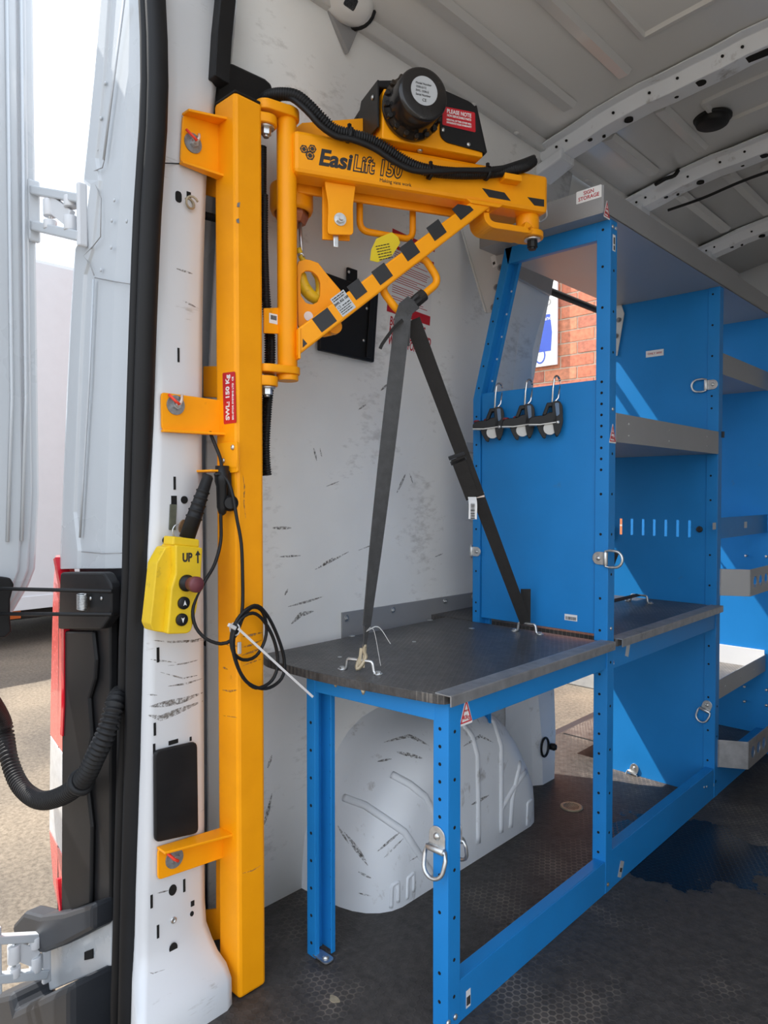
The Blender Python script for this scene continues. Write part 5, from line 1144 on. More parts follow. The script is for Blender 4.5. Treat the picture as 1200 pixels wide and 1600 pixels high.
# brackets bolted to the pillar
def bracket(web, wash, flt, flb, mark2=True, fw=0.024):
    x0 = 0.160
    mb = MB(); P = [pX(u, v, x0) for u, v in web]
    for p in P[1:3]: p.y = PY0 + 0.003
    mb.prism(rpoly(P, [0.008, 0, 0, 0.008], 3), (0.005, 0, 0)); br = mb.build('bracket', YL, ho, 0.0012)
    mb = MB()
    if flt: mb.prism([P[0] + V(0, 0, -0.001), P[1] + V(0, 0, -0.001), P[1] + V(fw + 0.012, 0, -0.001), P[0] + V(fw, 0, -0.001)], (0, 0, 0.005)); mb.build('flange', YL, br, 0.0012); mb = MB()
    if flb: mb.prism([P[3] + V(0, 0, 0.001), P[2] + V(0, 0, 0.001), P[2] + V(fw, 0, 0.001), P[3] + V(fw * 0.5, 0, 0.001)], (0, 0, -0.005)); mb.build('flange', YL, br, 0.0012)
    w_ = pX(wash[0], wash[1], x0 + 0.005)
    mb = MB(); mb.cyl(w_, w_ + V(0.0025, 0, 0), 0.0185, n=26); wa_ = mb.build('washer', M['greyzinc'], br)
    mb = MB(); mb.cyl(w_ + V(0.0025, 0, 0), w_ + V(0.009, 0, 0), 0.0085, n=6, sm=False); mb.cyl(w_ + V(0.009, 0, 0), w_ + V(0.014, 0, 0), 0.0045, n=10); mb.build('nut', M['zinc'], wa_)
    mb = MB(); mb.tube([w_ + V(0.016, -0.0, 0.0), w_ + V(0.014, -0.008, 0.006), w_ + V(0.006, -0.017, 0.018)], 0.0028, 6); mb.build('paint_mark', M['redpaint'], wa_)
    if mark2:
        mb = MB(); mb.tube([w_ + V(0.016, 0.001, 0.001), w_ + V(0.010, 0.008, 0.010), w_ + V(0.004, 0.012, 0.020)], 0.0028, 6); mb.build('paint_mark', M['clearpaint'], wa_)
    return br
bracket([(284, 180), (360, 205), (360, 286), (280, 254)], (301, 224), True, True)
bracket([(250, 613), (345, 626), (345, 678), (251, 672)], (274, 633), False, True)
bracket([(245, 1326), (345, 1296), (345, 1340), (245, 1374)], (272, 1341), True, False, False, 0.03)
# small hooked back plates between post and pillar
for pts in ([(320, 273), (345, 282), (345, 311), (319, 304)], [(317, 572), (346, 572), (346, 622), (317, 620)], [(320, 1422), (345, 1419), (345, 1468), (321, 1472)], [(337, 1340), (347, 1338), (347, 1420), (337, 1424)]):
    mb = MB(); mb.prism([pY(u, v, 0.115) for u, v in pts], (0, 0.006, 0)); mb.build('clip_plate', YL, ho, 0.002)
# red rating sticker on the post
p0 = V(0.1865, PY0 - 0.0003, pY(361, 621, PY0).z)
mb = MB(); q = [pY(u, v, PY0 - 0.0002) for u, v in [(348, 583), (367.5, 580.5), (369.5, 660.5), (350, 663)]]
mb.prism(rpoly(q, 0.003, 3), (0, -0.0006, 0)); l_ = mb.build('rating_sticker', M['red'], post)
c = (q[0] + q[1] + q[2] + q[3]) / 4
text('lettering', 'SWL: 150 Kg', M['white'], l_, c + V(-0.005, -0.0008, 0.001), (0, 0, 1), (-1, 0, 0), 0.0165, 'CENTER', off=0.0006)
text('lettering', 'BRI-STOR SYSTEMS LTD  CE', M['white'], l_, c + V(0.0125, -0.0008, -0.002), (0, 0, 1), (-1, 0, 0), 0.0068, 'CENTER', off=0.0002)
# chips and scrapes on the post
for pts, m in (([(371, 317), (375, 316), (374, 324), (370, 323)], 'greyzinc'), ([(369, 343), (373, 341), (374, 349), (370, 348)], 'greyzinc')):
    mb = MB(); mb.prism([pX(u, v, PX1 + 0.0002) for u, v in pts], (0.0005, 0, 0)); mb.build('paint_chip', M[m], post)
for pts, wd, f in (([(378, 995), (395, 992), (410, 988)], .005, 'x'), ([(376, 1012), (392, 1008), (409, 1000)], .004, 'x'), ([(378, 1024), (395, 1018), (409, 1012)], .004, 'x'), ([(346, 1002), (358, 1008), (373, 1010)], .004, 'y'), ([(347, 1042), (356, 1046)], .004, 'y'), ([(347, 1078), (360, 1080), (371, 1078)], .004, 'y'), ([(348, 1118), (370, 1121)], .002, 'y'), ([(380, 1040), (395, 1034), (408, 1030)], .003, 'x'), ([(379, 740), (382, 760), (381, 785), (384, 810)], .003, 'x'), ([(378, 1365), (395, 1360), (408, 1352)], .002, 'x')):
    scuff((lambda u, v: pX(u, v, PX1)) if f == 'x' else (lambda u, v: pY(u, v, PY0)), pts, wd, post, V(1, 0, 0) if f == 'x' else V(0, -1, 0))
# hinge pivots
PV = V(0.207, 0.186, 0)
def lugplate(a, b, ra, rb, z0, z1):
    d = (b - a).normalized(); q = V(-d.y, d.x, 0); pts = []
    a0 = math.atan2(d.y, d.x)
    for k in range(11): t_ = a0 - math.pi / 2 + math.pi * k / 10; pts.append(V(b.x + rb * math.cos(t_), b.y + rb * math.sin(t_), z0))
    for k in range(11): t_ = a0 + math.pi / 2 + math.pi * k / 10; pts.append(V(a.x + ra * math.cos(t_), a.y + ra * math.sin(t_), z0))
    mb = MB(); mb.prism(pts, (0, 0, z1 - z0), True); return mb
TB = V(AO.x, AO.y, 0)
lugplate(PV, TB, 0.021, 0.026, 1.766, 1.786).build('hinge_lug', YL, ho, 0.002)
lugplate(V(0.196, 0.160, 0), PV, 0.020, 0.022, 1.738, 1.757).build('hinge_lug', YL, ho, 0.002)
lugplate(PV, TB, 0.021, 0.026, 1.246, 1.262).build('hinge_lug', YL, ho, 0.002)
lugplate(V(0.196, 0.160, 0), PV, 0.020, 0.022, 1.218, 1.238).build('hinge_lug', YL, ho, 0.002)
for z in (1.738, 1.218):
    mb = MB(); p = V(PV.x, PV.y, z); mb.cyl(p, p - V(0, 0, 0.004), 0.017, n=20); mb.cyl(p - V(0, 0, 0.004), p - V(0, 0, 0.016), 0.0105, n=6, sm=False); mb.cyl(p - V(0, 0, 0.016), p - V(0, 0, 0.021), 0.006, n=10); mb.cyl(p, p + V(0, 0, 0.022), 0.012, n=14); mb.build('pivot_bolt', M['zinc'], ho)
# swing tube
mb = MB(); mb.cyl(V(TB.x, TB.y, 1.238), V(TB.x, TB.y, 1.79), 0.0205, n=28); mb.cyl(V(TB.x, TB.y, 1.234), V(TB.x, TB.y, 1.246), 0.0225, n=28); mb.build('swing_tube', YL, ho, 0.0015)
# first boom
def abox(mb, s0, s1, n0, n1, z0, z1):
    R = Matrix((AS, AN, V(0, 0, 1))).transposed(); return mb.box(A((s0 + s1) / 2, (n0 + n1) / 2, (z0 + z1) / 2), (abs(s1 - s0), abs(n1 - n0), abs(z1 - z0)), R)
def aprism(mb, pts, n0, n1): return mb.prism([A(s, n0, z) for s, z in pts], AN * (n1 - n0))
mb = MB(); abox(mb, 0.008, 0.610, -0.03, 0.03, 1.652, 1.738); boom = mb.build('boom', YL, ho, 0.009)
mb = MB(); aprism(mb, [(0.014, 1.337), (0.416, 1.655), (0.470, 1.655), (0.014, 1.281)], -0.018, 0.030); brace = mb.build('brace', YL, ho, 0.004)
mb = MB(); aprism(mb, [(0.015, 1.338), (0.020, 1.338), (0.020, 1.276), (0.015, 1.276)], -0.021, 0.033); mb.build('weld_plate', YL, brace, 0.001)
mb = MB(); aprism(mb, [(0.395, 1.654), (0.490, 1.654), (0.480, 1.645), (0.408, 1.645)], -0.024, 0.034); mb.build('weld_plate', YL, brace, 0.002)
# black warning stripes on the brace and boom end
bd = V(0.40, 0, 0.325).normalized(); BDs = AS * bd.x + V(0, 0, bd.z); BDn = AS * (-bd.z) + V(0, 0, bd.x)
for k, (u, v, hw) in enumerate([(507, 500, 0.021), (558, 452, 0.016), (597, 428, 0.0185), (640, 391, 0.0185), (682, 359.5, 0.0185)]):
    c = pA(u, v, 0.0302); mb = MB(); mb.prism([c + BDs * a * hw + BDn * b * 0.0165 for a, b in ((-1, -1), (1, -1), (1, 1), (-1, 1))], AN * 0.0006); mb.build('warning_stripe', M['decal'], brace)
for pts in ([(706, 327), (715, 319), (734, 322), (740, 328), (720, 344)], [(473, 529), (480, 537), (473, 543)]):
    mb = MB(); mb.prism([pA(u, v, 0.0302) for u, v in pts], AN * 0.0006); mb.build('warning_stripe', M['decal'], brace)
for pts in ([(753, 294), (788, 301), (798, 314), (764, 308)], [(824, 308), (850, 312), (850, 323), (835, 321)]):
    mb = MB(); mb.prism([pA(u, v, 0.0302) for u, v in pts], AN * 0.0006); mb.build('warning_stripe', M['decal'], boom)
# silver rating plate on brace
c = pA(536, 474, 0.0302); mb = MB(); mb.prism([c + BDs * a * 0.0185 + BDn * b * 0.022 for a, b in ((-1, -1), (1, -1), (1, 1), (-1, 1))], AN * 0.0007); l_ = mb.build('rating_plate', M['silverlabel'], brace)
text('lettering', 'SWL KG 150', M['ink'], l_, c + BDn * 0.006 + AN * 0.0009, BDs, BDn, 0.0068, 'CENTER', off=0.0003); text('lettering', 'CE', M['ink'], l_, c - BDn * 0.002 - BDs * 0.012 + AN * 0.0009, BDs, BDn, 0.0075, 'CENTER')
mb = MB(); print_lines(mb, c + AN * 0.0008, BDs, BDn, AN, [(-0.016, 0.016, 0.018, 0.0022), (-0.016, 0.014, 0.0135, 0.0022), (-0.004, 0.016, -0.003, 0.0022), (-0.016, 0.016, -0.008, 0.0018), (-0.016, 0.012, -0.0125, 0.0018), (-0.016, 0.014, -0.017, 0.0018)]); mb.build('small_print', M['ink'], l_, kind='stuff')
# maker's lettering on boom
s0, z0 = sz(497, 244, 0.0302); s1, z1 = sz(641, 266, 0.0302)
XD = AS; UD = V(0, 0, 1); zt = 1.6885
HS = 0.0455
text('lettering', 'Easi', M['decal'], boom, A(s0, 0.0303, zt), XD, UD, HS, shear=0.18, off=0.0016, squeeze=1.02)
sL = sz(551, 252, 0.0302)[0]
text('lettering', 'Lift 150', M['decal'], boom, A(sL, 0.0303, zt), XD, UD, HS, shear=0.18, off=0.0026, squeeze=0.78)
text('lettering', 'Lift 150', YL, boom, A(sL, 0.0306, zt), XD, UD, HS, shear=0.18, off=-0.0002, squeeze=0.78)
text('lettering', 'Making vans work', M['decal'], boom, A(sz(593, 275, 0.0302)[0], 0.0303, 1.6635), XD, UD, 0.0105, squeeze=0.95)
for u, v in [(475, 233), (488, 232.5), (484.5, 243)]:
    c = pA(u, v, 0.0302); n = 6; r = 0.0088 if v < 240 else 0.0098
    o1 = [c + AS * (r * math.cos(math.pi / 3 * i)) + V(0, 0, r * math.sin(math.pi / 3 * i)) for i in range(6)]; i1 = [c + (p - c) * 0.74 for p in o1]
    mb = MB(); mb.ringprism(o1, i1, AN * 0.0005); mb.prism([c + (p - c) * 0.5 for p in o1], AN * 0.0005)
    for i in range(6):
        a_, b_ = c + (o1[i] - c) * 0.5, c + (o1[i] - c) * 0.8; tt = (b_ - a_).cross(AN).normalized() * 0.0005; mb.prism([a_ - tt, b_ - tt, b_ + tt, a_ + tt], AN * 0.0005)
    mb.build('hexagon_emblem', M['decal'], boom)
# boom end: stop block, wire latch, pivot bracket
mb = MB(); q0 = sz(780, 283, 0.03); abox(mb, q0[0], q0[0] + 0.045, 0.03, 0.055, q0[1] - 0.004, q0[1] + 0.010); mb.build('stop_block', YL, boom, 0.002)
mb = MB(); e_ = 0.612; mb.tube(rpoly([A(e_, -0.012, 1.735), A(e_ + 0.018, -0.012, 1.725), A(e_ + 0.022, -0.012, 1.66), A(e_, -0.012, 1.645)], 0.008), 0.0022, 6); mb.build('wire_latch', M['zinc'], boom)
mb = MB(); lp_ = rpoly([A(0.452, -0.012, 1.662), A(0.452, -0.012, 1.609), A(0.585, -0.012, 1.609)], 0.035, 8)
mb.sweep(lp_, [(-0.007, -0.036), (0.007, -0.036), (0.007, 0.036), (-0.007, 0.036)], xh=[(V(0, 0, 1) * min(1, k / 6) + AS * max(0.0, 1 - k / 6)) for k in range(len(lp_))], sm=False)
mb.cyl(A(0.582, -0.012, 1.602), A(0.582, -0.012, 1.616), 0.036, n=28); lug = mb.build('end_lug', YL, ho, 0.003)
mb = MB(); mb.cyl(A(0.578, -0.008, 1.616), A(0.578, -0.008, 1.656), 0.027, n=22); mb.build('pivot_boss', YL, lug, 0.003)
mb = MB(); p = A(0.588, -0.002, 1.602); mb.cyl(p, p - V(0, 0, 0.006), 0.019, n=20); pb_ = mb.build('washer', M['zinc'], lug)
mb = MB(); mb.cyl(p - V(0, 0, 0.006), p - V(0, 0, 0.022), 0.012, n=10, sm=False); mb.cyl(p - V(0, 0, 0.022), p - V(0, 0, 0.027), 0.009, n=10, sm=False); mb.build('pivot_cap', M['black'], lug)
# second boom folded back behind the first
mb = MB(); aprism(mb, [(0.03, 1.675), (0.60, 1.672), (0.60, 1.735), (0.222, 1.745), (0.222, 1.832), (0.212, 1.838), (0.045, 1.795), (0.03, 1.78)], -0.125, -0.048); b2_ = mb.build('rear_boom', YL, ho, 0.004)
mb = MB(); abox(mb, 0.03, 0.43, -0.046, -0.036, 1.640, 1.668); mb.build('guide_rail', YL, ho, 0.003)
for pts in ([(561, 294), (600, 301), (597, 305), (558, 298)], [(638, 308), (690, 318), (685, 320), (640, 313)]):
    mb = MB(); mb.prism([pA(u, v, -0.0355) for u, v in pts], AN * 0.0006); mb.build('warning_stripe', M['decal'], ho)
# motor mount, cover and motor
mb = MB(); aprism(mb, [(0.190, 1.741), (0.428, 1.741), (0.428, 1.752), (0.330, 1.80), (0.325, 1.845), (0.195, 1.845)], -0.04, 0.050); mt_ = mb.build('motor_mount', YL, ho, 0.003)
mb = MB(); p = A(0.285, 0.030, 1.741); domebolt(mb, p, V(0, 0, -1), 0.007); mb.build('bolt', M['zinc'], mt_)
mb = MB(); P = [V(0.183, 1.862, 0), V(0.24, 1.874, 0), V(0.33, 1.866, 0), V(0.405, 1.850, 0), V(0.418, 1.838, 0), V(0.434, 1.748, 0), V(0.420, 1.742, 0), V(0.330, 1.752, 0), V(0.30, 1.846, 0), V(0.192, 1.846, 0)]
aprism(mb, [(p.x, p.y) for p in P[:3]] + [(0.33, 1.85), (0.183, 1.848)], -0.13, 0.046)
mb.build('cover_top', M['sheetblack'], mt_, 0.004)
mb = MB(); mb.prism([A(0.182, 0.046, 1.862), A(0.182, 0.046, 1.765), A(0.182, -0.07, 1.775), A(0.182, -0.115, 1.80), A(0.182, -0.06, 1.872)], AS * 0.004); mb.build('cover_side', M['sheetblack'], mt_, 0.001)
mb = MB(); aprism(mb, [(p.x, p.y) for p in rpoly([V(0.322, 1.868, 0), V(0.408, 1.850, 0), V(0.434, 1.750, 0), V(0.336, 1.757, 0), V(0.322, 1.768, 0)], [0.004, 0.02, 0.004, 0.012, 0.01], 4)], 0.0505, 0.0545); cf = mb.build('cover_front', M['sheetblack'], mt_, 0.001)
mb = MB(); aprism(mb, [(0.406, 1.848), (0.410, 1.848), (0.436, 1.752), (0.431, 1.746)], -0.12, 0.0545); mb.build('cover_side', M['sheetblack'], mt_, 0.001)
q = [pA(u, v, 0.0548) for u, v in [(692, 166), (742, 176), (743, 207), (691, 195)]]
mb = MB(); mb.prism(rpoly(q, 0.003, 3), AN * 0.0005); l_ = mb.build('warning_label', M['red'], cf)
xd = (q[1] - q[0]).normalized(); xd = AS
mid = (q[0] + q[1] + q[2] + q[3]) / 4
qw = (q[1] - q[0]).length
text('lettering', 'PLEASE NOTE', M['white'], l_, mid + AN * 0.0007 + V(0, 0, 0.0115), xd, (0, 0, 1), 0.0118, 'CENTER', off=0.0003, squeeze=0.82)
text('lettering', 'NON SERVICEABLE PARTS', M['white'], l_, mid + AN * 0.0007 + V(0, 0, 0.0025), xd, (0, 0, 1), 0.0064, 'CENTER', off=0.0002, squeeze=0.78)
text('lettering', 'REMOVAL OF THIS COVER WILL', M['white'], l_, mid + AN * 0.0007 + V(0, 0, -0.0065), xd, (0, 0, 1), 0.0052, 'CENTER', off=0.0002, squeeze=0.80)
text('lettering', 'INVALIDATE YOUR WARRANTY', M['white'], l_, mid + AN * 0.0007 + V(0, 0, -0.0125), xd, (0, 0, 1), 0.0052, 'CENTER', off=0.0002, squeeze=0.80)
for u, v in [(692, 203), (732, 226)]:
    mb = MB(); domebolt(mb, pA(u, v, 0.0545), AN, 0.0048); mb.build('screw', M['zinc'], cf)
mb = MB(); domebolt(mb, A(0.181, 0.02, 1.838), -AS, 0.0055); mb.build('screw', M['zinc'], mt_)
MC = A(0.252, 0, 1.806)
mb = MB(); mb.lathe([(0.002, 0.050), (0.062, 0.050), (0.064, 0.056), (0.064, 0.068), (0.056, 0.074), (0.055, 0.082), (0.054, 0.120), (0.051, 0.126), (0.046, 0.1275), (0.002, 0.1275)], MC, AN, 44); mo_ = mb.build('motor', M['gloss'], ho)
x_, y_, z_ = frame(AN)
for k in range(16):
    a = 2 * math.pi * k / 16 + 0.1; p = MC + AN * 0.070 + x_ * (0.0605 * math.cos(a)) + y_ * (0.0605 * math.sin(a))
    mb = MB(); mb.cyl(p - AN * 0.003, p + AN * 0.009, 0.0052, n=10); mb.build('motor_bolt', M['gloss'], mo_)
mb = MB(); disc(mb, MC + AN * 0.1275 + x_ * 0.004, AN, 0.029, 0.0006, 28); l_ = mb.build('motor_label', M['silverlabel'], mo_)
ux = AS; lc = MC + AN * 0.1283 + V(0, 0, 0.004)
for k, st in enumerate(('Model Number', '150KG/12', 'SWL 150KG', 'Serial Number')):
    text('lettering', st, M['ink'], l_, lc + V(0, 0, 0.013 - 0.0075 * k) - ux * 0.019, ux, (0, 0, 1), 0.0062, squeeze=0.9)
text('lettering', 'CE', M['ink'], l_, lc + V(0, 0, -0.019), ux, (0, 0, 1), 0.008, 'CENTER')
# handles
def urod(pts, r, name, parent):
    mb = MB(); mb.tube(rpoly(pts, 0.022, 6), r, 12); return mb.build(name, YL, parent)
h1 = [A(s, -0.07, z) for s, z in ((0.182, 1.675), (0.182, 1.591), (0.311, 1.586), (0.311, 1.675))]; urod(h1, 0.0075, 'handle', b2_)
h2 = [A(s, 0.004, z) for s, z in ((0.203, 1.446), (0.250, 1.393), (0.345, 1.474), (0.303, 1.528))]; urod(h2, 0.0085, 'handle', brace)
# clevis bracket under boom
mb = MB(); aprism(mb, [(p.x, p.y) for p in rpoly([V(0.078, 1.652, 0), V(0.146, 1.652, 0), V(0.140, 1.61, 0), V(0.141, 1.549, 0), V(0.084, 1.543, 0), V(0.086, 1.605, 0)], [0, 0, 0.01, 0.008, 0.008, 0.01], 3)], 0.004, 0.010); cl = mb.build('clevis', YL, ho, 0.0012)
mb = MB(); aprism(mb, [(0.080, 1.652), (0.142, 1.652), (0.141, 1.545), (0.080, 1.540)], -0.020, -0.014); mb.build('clevis_plate', YL, cl, 0.0012)
mb = MB(); hexbolt(mb, A(0.111, 0.010, 1.577), AN, 0.0095, 0.007, 0.0135); mb.build('bolt', M['zinc'], cl)
mb = MB(); mb.bar(A(0.105, -0.003, 1.575), A(0.106, -0.003, 1.522), 0.006, 0.012, AS); mb.build('link_plate', M['zinc'], cl, 0.002)
# rope pulley cup and hook
pc = A(0.030, -0.085, 0)
mb = MB(); mb.lathe([(0.002, 1.670), (0.046, 1.670), (0.047, 1.665), (0.047, 1.622), (0.043, 1.612), (0.038, 1.612), (0.038, 1.63), (0.002, 1.63)], pc, V(0, 0, 1), 32); mb.build('pulley_cup', YL, ho)
mb = MB(); mb.lathe([(0.037, 1.628), (0.037, 1.605), (0.030, 1.590), (0.002, 1.588)], pc, V(0, 0, 1), 6, False); mb.build('pulley', M['copper'], ho)
mb = MB(); mb.cyl(A(0.045, -0.07, 1.59), A(0.046, -0.06, 1.515), 0.004, n=8); hk = mb.build('rope', M['zinc'], ho)
mb = MB(); hp = [pA(u, v, -0.055) for u, v in [(466, 388), (471, 402), (476, 415), (470, 428), (474, 446), (486, 462), (497, 466), (501, 452), (497, 434), (489, 424)]]
pts = catmull(hp, 0.006); mb.tube(pts, 0.0105, 10, scale=[0.55 + 0.75 * math.sin(math.pi * k / (len(pts) - 1)) ** 0.8 if k > 8 else 0.6 for k in range(len(pts))]); mb.build('hook', M['pendant'], ho)
mb = MB(); mb.tube([pA(u, v, -0.05) for u, v in [(466, 398), (472, 396), (475, 402)]], 0.003, 6); mb.build('hook_pin', M['zinc'], ho)
# parking plate with slot
def polyat(pts, c, a):
    d = Vector((math.cos(a), math.sin(a))); best = None
    for i in range(len(pts)):
        p = Vector(pts[i]) - c; e = Vector(pts[(i + 1) % len(pts)]) - c - p
        den = d.x * e.y - d.y * e.x
        if abs(den) < 1e-9: continue
        t_ = (p.x * e.y - p.y * e.x) / den; s_ = (p.x * d.y - p.y * d.x) / den
        if t_ > 0 and -1e-6 <= s_ <= 1 + 1e-6: best = t_ if best is None else max(best, t_)
    return c + d * best
out_px = [(464, 409), (480, 405), (497, 411), (510, 428), (533, 455), (531, 500), (527, 520), (515, 526), (500, 526), (466, 526)]
in_px = [(469, 440), (471, 428), (478, 423), (487, 424), (496, 432), (500, 442), (500, 462), (496, 472), (488, 476), (478, 474), (470, 462)]
o2 = [Vector(sz(u, v, -0.03)) for u, v in out_px]; i2 = [Vector(sz(u, v, -0.03)) for u, v in in_px]
cc = Vector((0, 0))
for p in i2: cc += p / len(i2)
angs = [2 * math.pi * k / 40 for k in range(40)]
mb = MB(); mb.ringprism([A(p.x, -0.036, p.y) for p in (polyat(o2, cc, a) for a in angs)], [A(p.x, -0.036, p.y) for p in (polyat(i2, cc, a) for a in angs)], AN * 0.008); pk = mb.build('parking_plate', YL, ho, 0.0012)
mb = MB(); disc(mb, pA(482, 494, -0.0275), AN, 0.010, 0.0005, 18); mb.build('round_label', M['white'], pk)
mb = MB(); disc(mb, pA(520, 512, -0.027), AN, 0.016, 0.016, 18); mb.build('rope_guide', YL, pk)
# side tab with barcode, conduits behind the post
mb = MB(); mb.prism([pX(u, v, 0.205) for u, v in [(411, 482), (436, 481), (436, 522), (411, 521)]], (0.004, 0, 0)); tb = mb.build('tab', YL, ho, 0.001)
mb = MB(); p = pX(427, 498, 0.2092); plate(mb, p, (1, 0, 0), (0, 0, 1), 0.021, 0.02, 0.0004); l_ = mb.build('barcode_label', M['white'], tb)
mb = MB(); barcode(mb, p + V(0.0005, 0, 0.002), V(0, 1, 0), V(0, 0, 1), V(1, 0, 0), 0.014, 0.009); mb.build('bars', M['ink'], l_, kind='stuff')
mb = MB(); mb.corr([pA(u, v, n) for u, v, n in [(410, 158, -0.05), (421, 150, -0.02), (440, 147, 0.01), (462, 150, 0.03), (480, 163, 0.04), (500, 183, 0.045), (522, 203, 0.044), (548, 211, 0.044), (578, 219, 0.044), (605, 234, 0.044), (632, 252, 0.044), (660, 264, 0.044), (700, 270, 0.044), (745, 271, 0.044), (790, 267, 0.044), (818, 261, 0.035), (833, 252, 0.01)]], 0.0125, 0.0055, 12); cnd = mb.build('corrugated_conduit', M['rubber'], ho)
mb = MB(); mb.tube(catmull([pA(u, v, n) for u, v, n in [(420, 160, -0.03), (450, 152, 0.02), (478, 172, 0.05), (500, 196, 0.056), (525, 213, 0.056), (550, 218, 0.057), (585, 232, 0.057), (615, 252, 0.057), (645, 266, 0.056), (680, 268, 0.058), (720, 266, 0.056), (770, 266, 0.056), (810, 255, 0.04), (834, 246, 0.01)]], 0.01), 0.0062, 8); mb.build('cable', M['rubber'], ho)
for u, v in [(546, 211), (673, 269), (762, 271)]:
    mb = MB(); c = pA(u, v, 0.046); mb.lathe([(0.0145, -0.003), (0.016, -0.003), (0.016, 0.003), (0.0145, 0.003)], c, AS * 0.97 - V(0, 0, 0.2), 16); mb.box(c + V(0, 0, 0.018), (0.006, 0.006, 0.009)); mb.build('cable_tie', M['black'], cnd)
for off, r, top in ((0.0, 0.0105, 395), (0.014, 0.008, 470)):
    mb = MB(); mb.corr([pX(u + off * 300, v, 0.17 + off) for u, v in [(409, top - 165), (409, top - 90), (411, top - 20), (414, 450 if top < 450 else 500), (420, 520), (420, 580), (415, 640), (412, 690), (413, 725), (415, 743)]], r, 0.005, 10); mb.build('corrugated_conduit', M['rubber'], ho)
mb = MB(); mb.corr([pX(u, v, 0.08) for u, v in [(308, 334), (325, 338), (352, 345)]], 0.0085, 0.005, 10); mb.build('corrugated_conduit', M['rubber'], ho)
# yellow inspection tag on the handle
tg = thing('inspection_tag', 'bright yellow inspection tag tied to the hoist handle', 'tag', pA(600, 410, -0.05))
mb = MB(); q = [pA(u, v, -0.058) for u, v in [(588, 373), (612, 363), (622, 371), (625, 380), (612, 400), (590, 410), (578, 407), (580, 390)]]; mb.prism(q, AN * 0.0012); mb.build('card', M['tagyellow'], tg)
mb = MB(); a_ = pA(600, 390, -0.0565); xd = (pA(612, 385, -0.0565) - pA(588, 390, -0.0565)).normalized(); ud = V(0, 0, 1) - xd * xd.z; ud.normalize()
print_lines(mb, a_, xd, ud, AN, [(-0.018, 0.016, 0.010 - 0.006 * k, 0.002) for k in range(6)]); mb.build('handwriting', M['ink'], tg, kind='stuff')
# ------------------------------------------------------------------ socket bracket and pendant
mb = MB(); mb.prism(rpoly([pY(u, v, PY0 - 0.001) for u, v in [(343, 693), (373, 690), (374, 738), (362, 739), (343, 734)]], 0.004, 3), (0, -0.005, 0)); sb2 = mb.build('socket_bracket', YL, ho, 0.001)
for u, v in [(364, 699), (349, 720)]:
    mb = MB(); domebolt(mb, pY(u, v, PY0 - 0.006), V(0, -1, 0), 0.0055); mb.build('screw', M['zinc'], sb2)
zl = pY(343, 737, 0.07).z
mb = MB(); mb.prism([V(0.130, 0.055, zl), V(0.205, 0.055, zl), V(0.205, PY0, zl), V(0.130, PY0, zl)], (0, 0, 0.004)); mb.build('shelf_plate', YL, sb2, 0.001)
mb = MB(); mb.prism([pY(u, v, PY0 - 0.0065) for u, v in [(361, 719), (370, 718), (370, 730), (361, 731)]], (0, -0.0004, 0)); mb.build('small_label', YL, sb2)
pc_ = V(pX(347, 745, 0.205).x, pX(347, 745, 0.205).y, zl)
mb = MB(); p = pX(347, 736, 0.20); mb.lathe([(0.013, 0.010), (0.013, -0.004), (0.0145, -0.006), (0.0145, -0.02), (0.0115, -0.03), (0.0105, -0.07), (0.007, -0.082), (0.0025, -0.086)], p, V(0, 0, 1), 20); mb.build('socket', M['black'], sb2)
mb = MB(); p2 = p + V(0.008, 0.012, -0.062); mb.lathe([(0.016, 0), (0.016, 0.006), (0.011, 0.008), (0.011, 0.014)], p2, V(0.85, -0.5, 0), 18); mb.bar(p2 + V(0, 0, 0.01), p + V(0.006, 0.010, 0), 0.008, 0.004, V(1, 0, 0)); mb.build('socket_cap', M['black'], sb2)
pn = thing('control_pendant', 'worn yellow hoist control pendant with red stop button and two black arrow buttons', 'control pendant', pX(268, 990, 0.19))
XB, XFp = 0.162, 0.214
bp_ = [(262, 850), (316, 857), (312, 905), (307, 960), (299, 988), (264, 989)]
mb = MB(); q = [pX(u, v, XFp) for u, v in [(275, 851), (317, 856), (314, 905), (308, 950), (299, 986), (293, 990), (262, 991), (268, 920), (275, 897)]]
mb.prism(rpoly(q, 0.004, 3), (-(XFp - XB), 0, 0)); pbod = mb.build('body', M['pendant'], pn, 0.005)
mb = MB(); q = [pX(u, v, XFp - 0.018) for u, v in [(259, 855), (276, 852), (266, 990), (240, 986), (235, 975), (240, 930), (245, 880)]]
mb.prism(rpoly(q, 0.003, 3), (-(XFp - XB - 0.018), 0, 0)); mb.build('rear_shell', M['pendant'], pn, 0.004)
mb = MB(); q = [pX(u, v, XFp - 0.006) for u, v in [(271, 838), (312, 843), (312, 856), (270, 852)]]; mb.prism(q, (-0.036, 0, 0)); mb.build('collar', M['pendant'], pn, 0.003)
mb = MB(); b0 = pX(293, 838, 0.19); b1 = pX(326, 742, 0.20); d = b1 - b0
prof_ = [(0.0145, -0.004)]
for k in range(5):
    h_ = 0.035 + k * 0.013; r_ = 0.0145 - k * 0.0007; prof_ += [(r_, h_), (r_ + 0.0016, h_ + 0.0015), (r_ + 0.0016, h_ + 0.003), (r_ - 0.0004, h_ + 0.0045)]
prof_ += [(0.010, d.length - 0.004), (0.006, d.length)]
mb.lathe(prof_, b0, d, 20); mb.build('rubber_boot', M['rubber'], pn)
ec = pX(291, 911, XFp)
mb = MB(); mb.lathe([(0.0155, 0), (0.0155, 0.004), (0.0135, 0.006), (0.0125, 0.016)], ec, V(1, 0, 0), 24); mb.build('button_base', M['black'], pn)
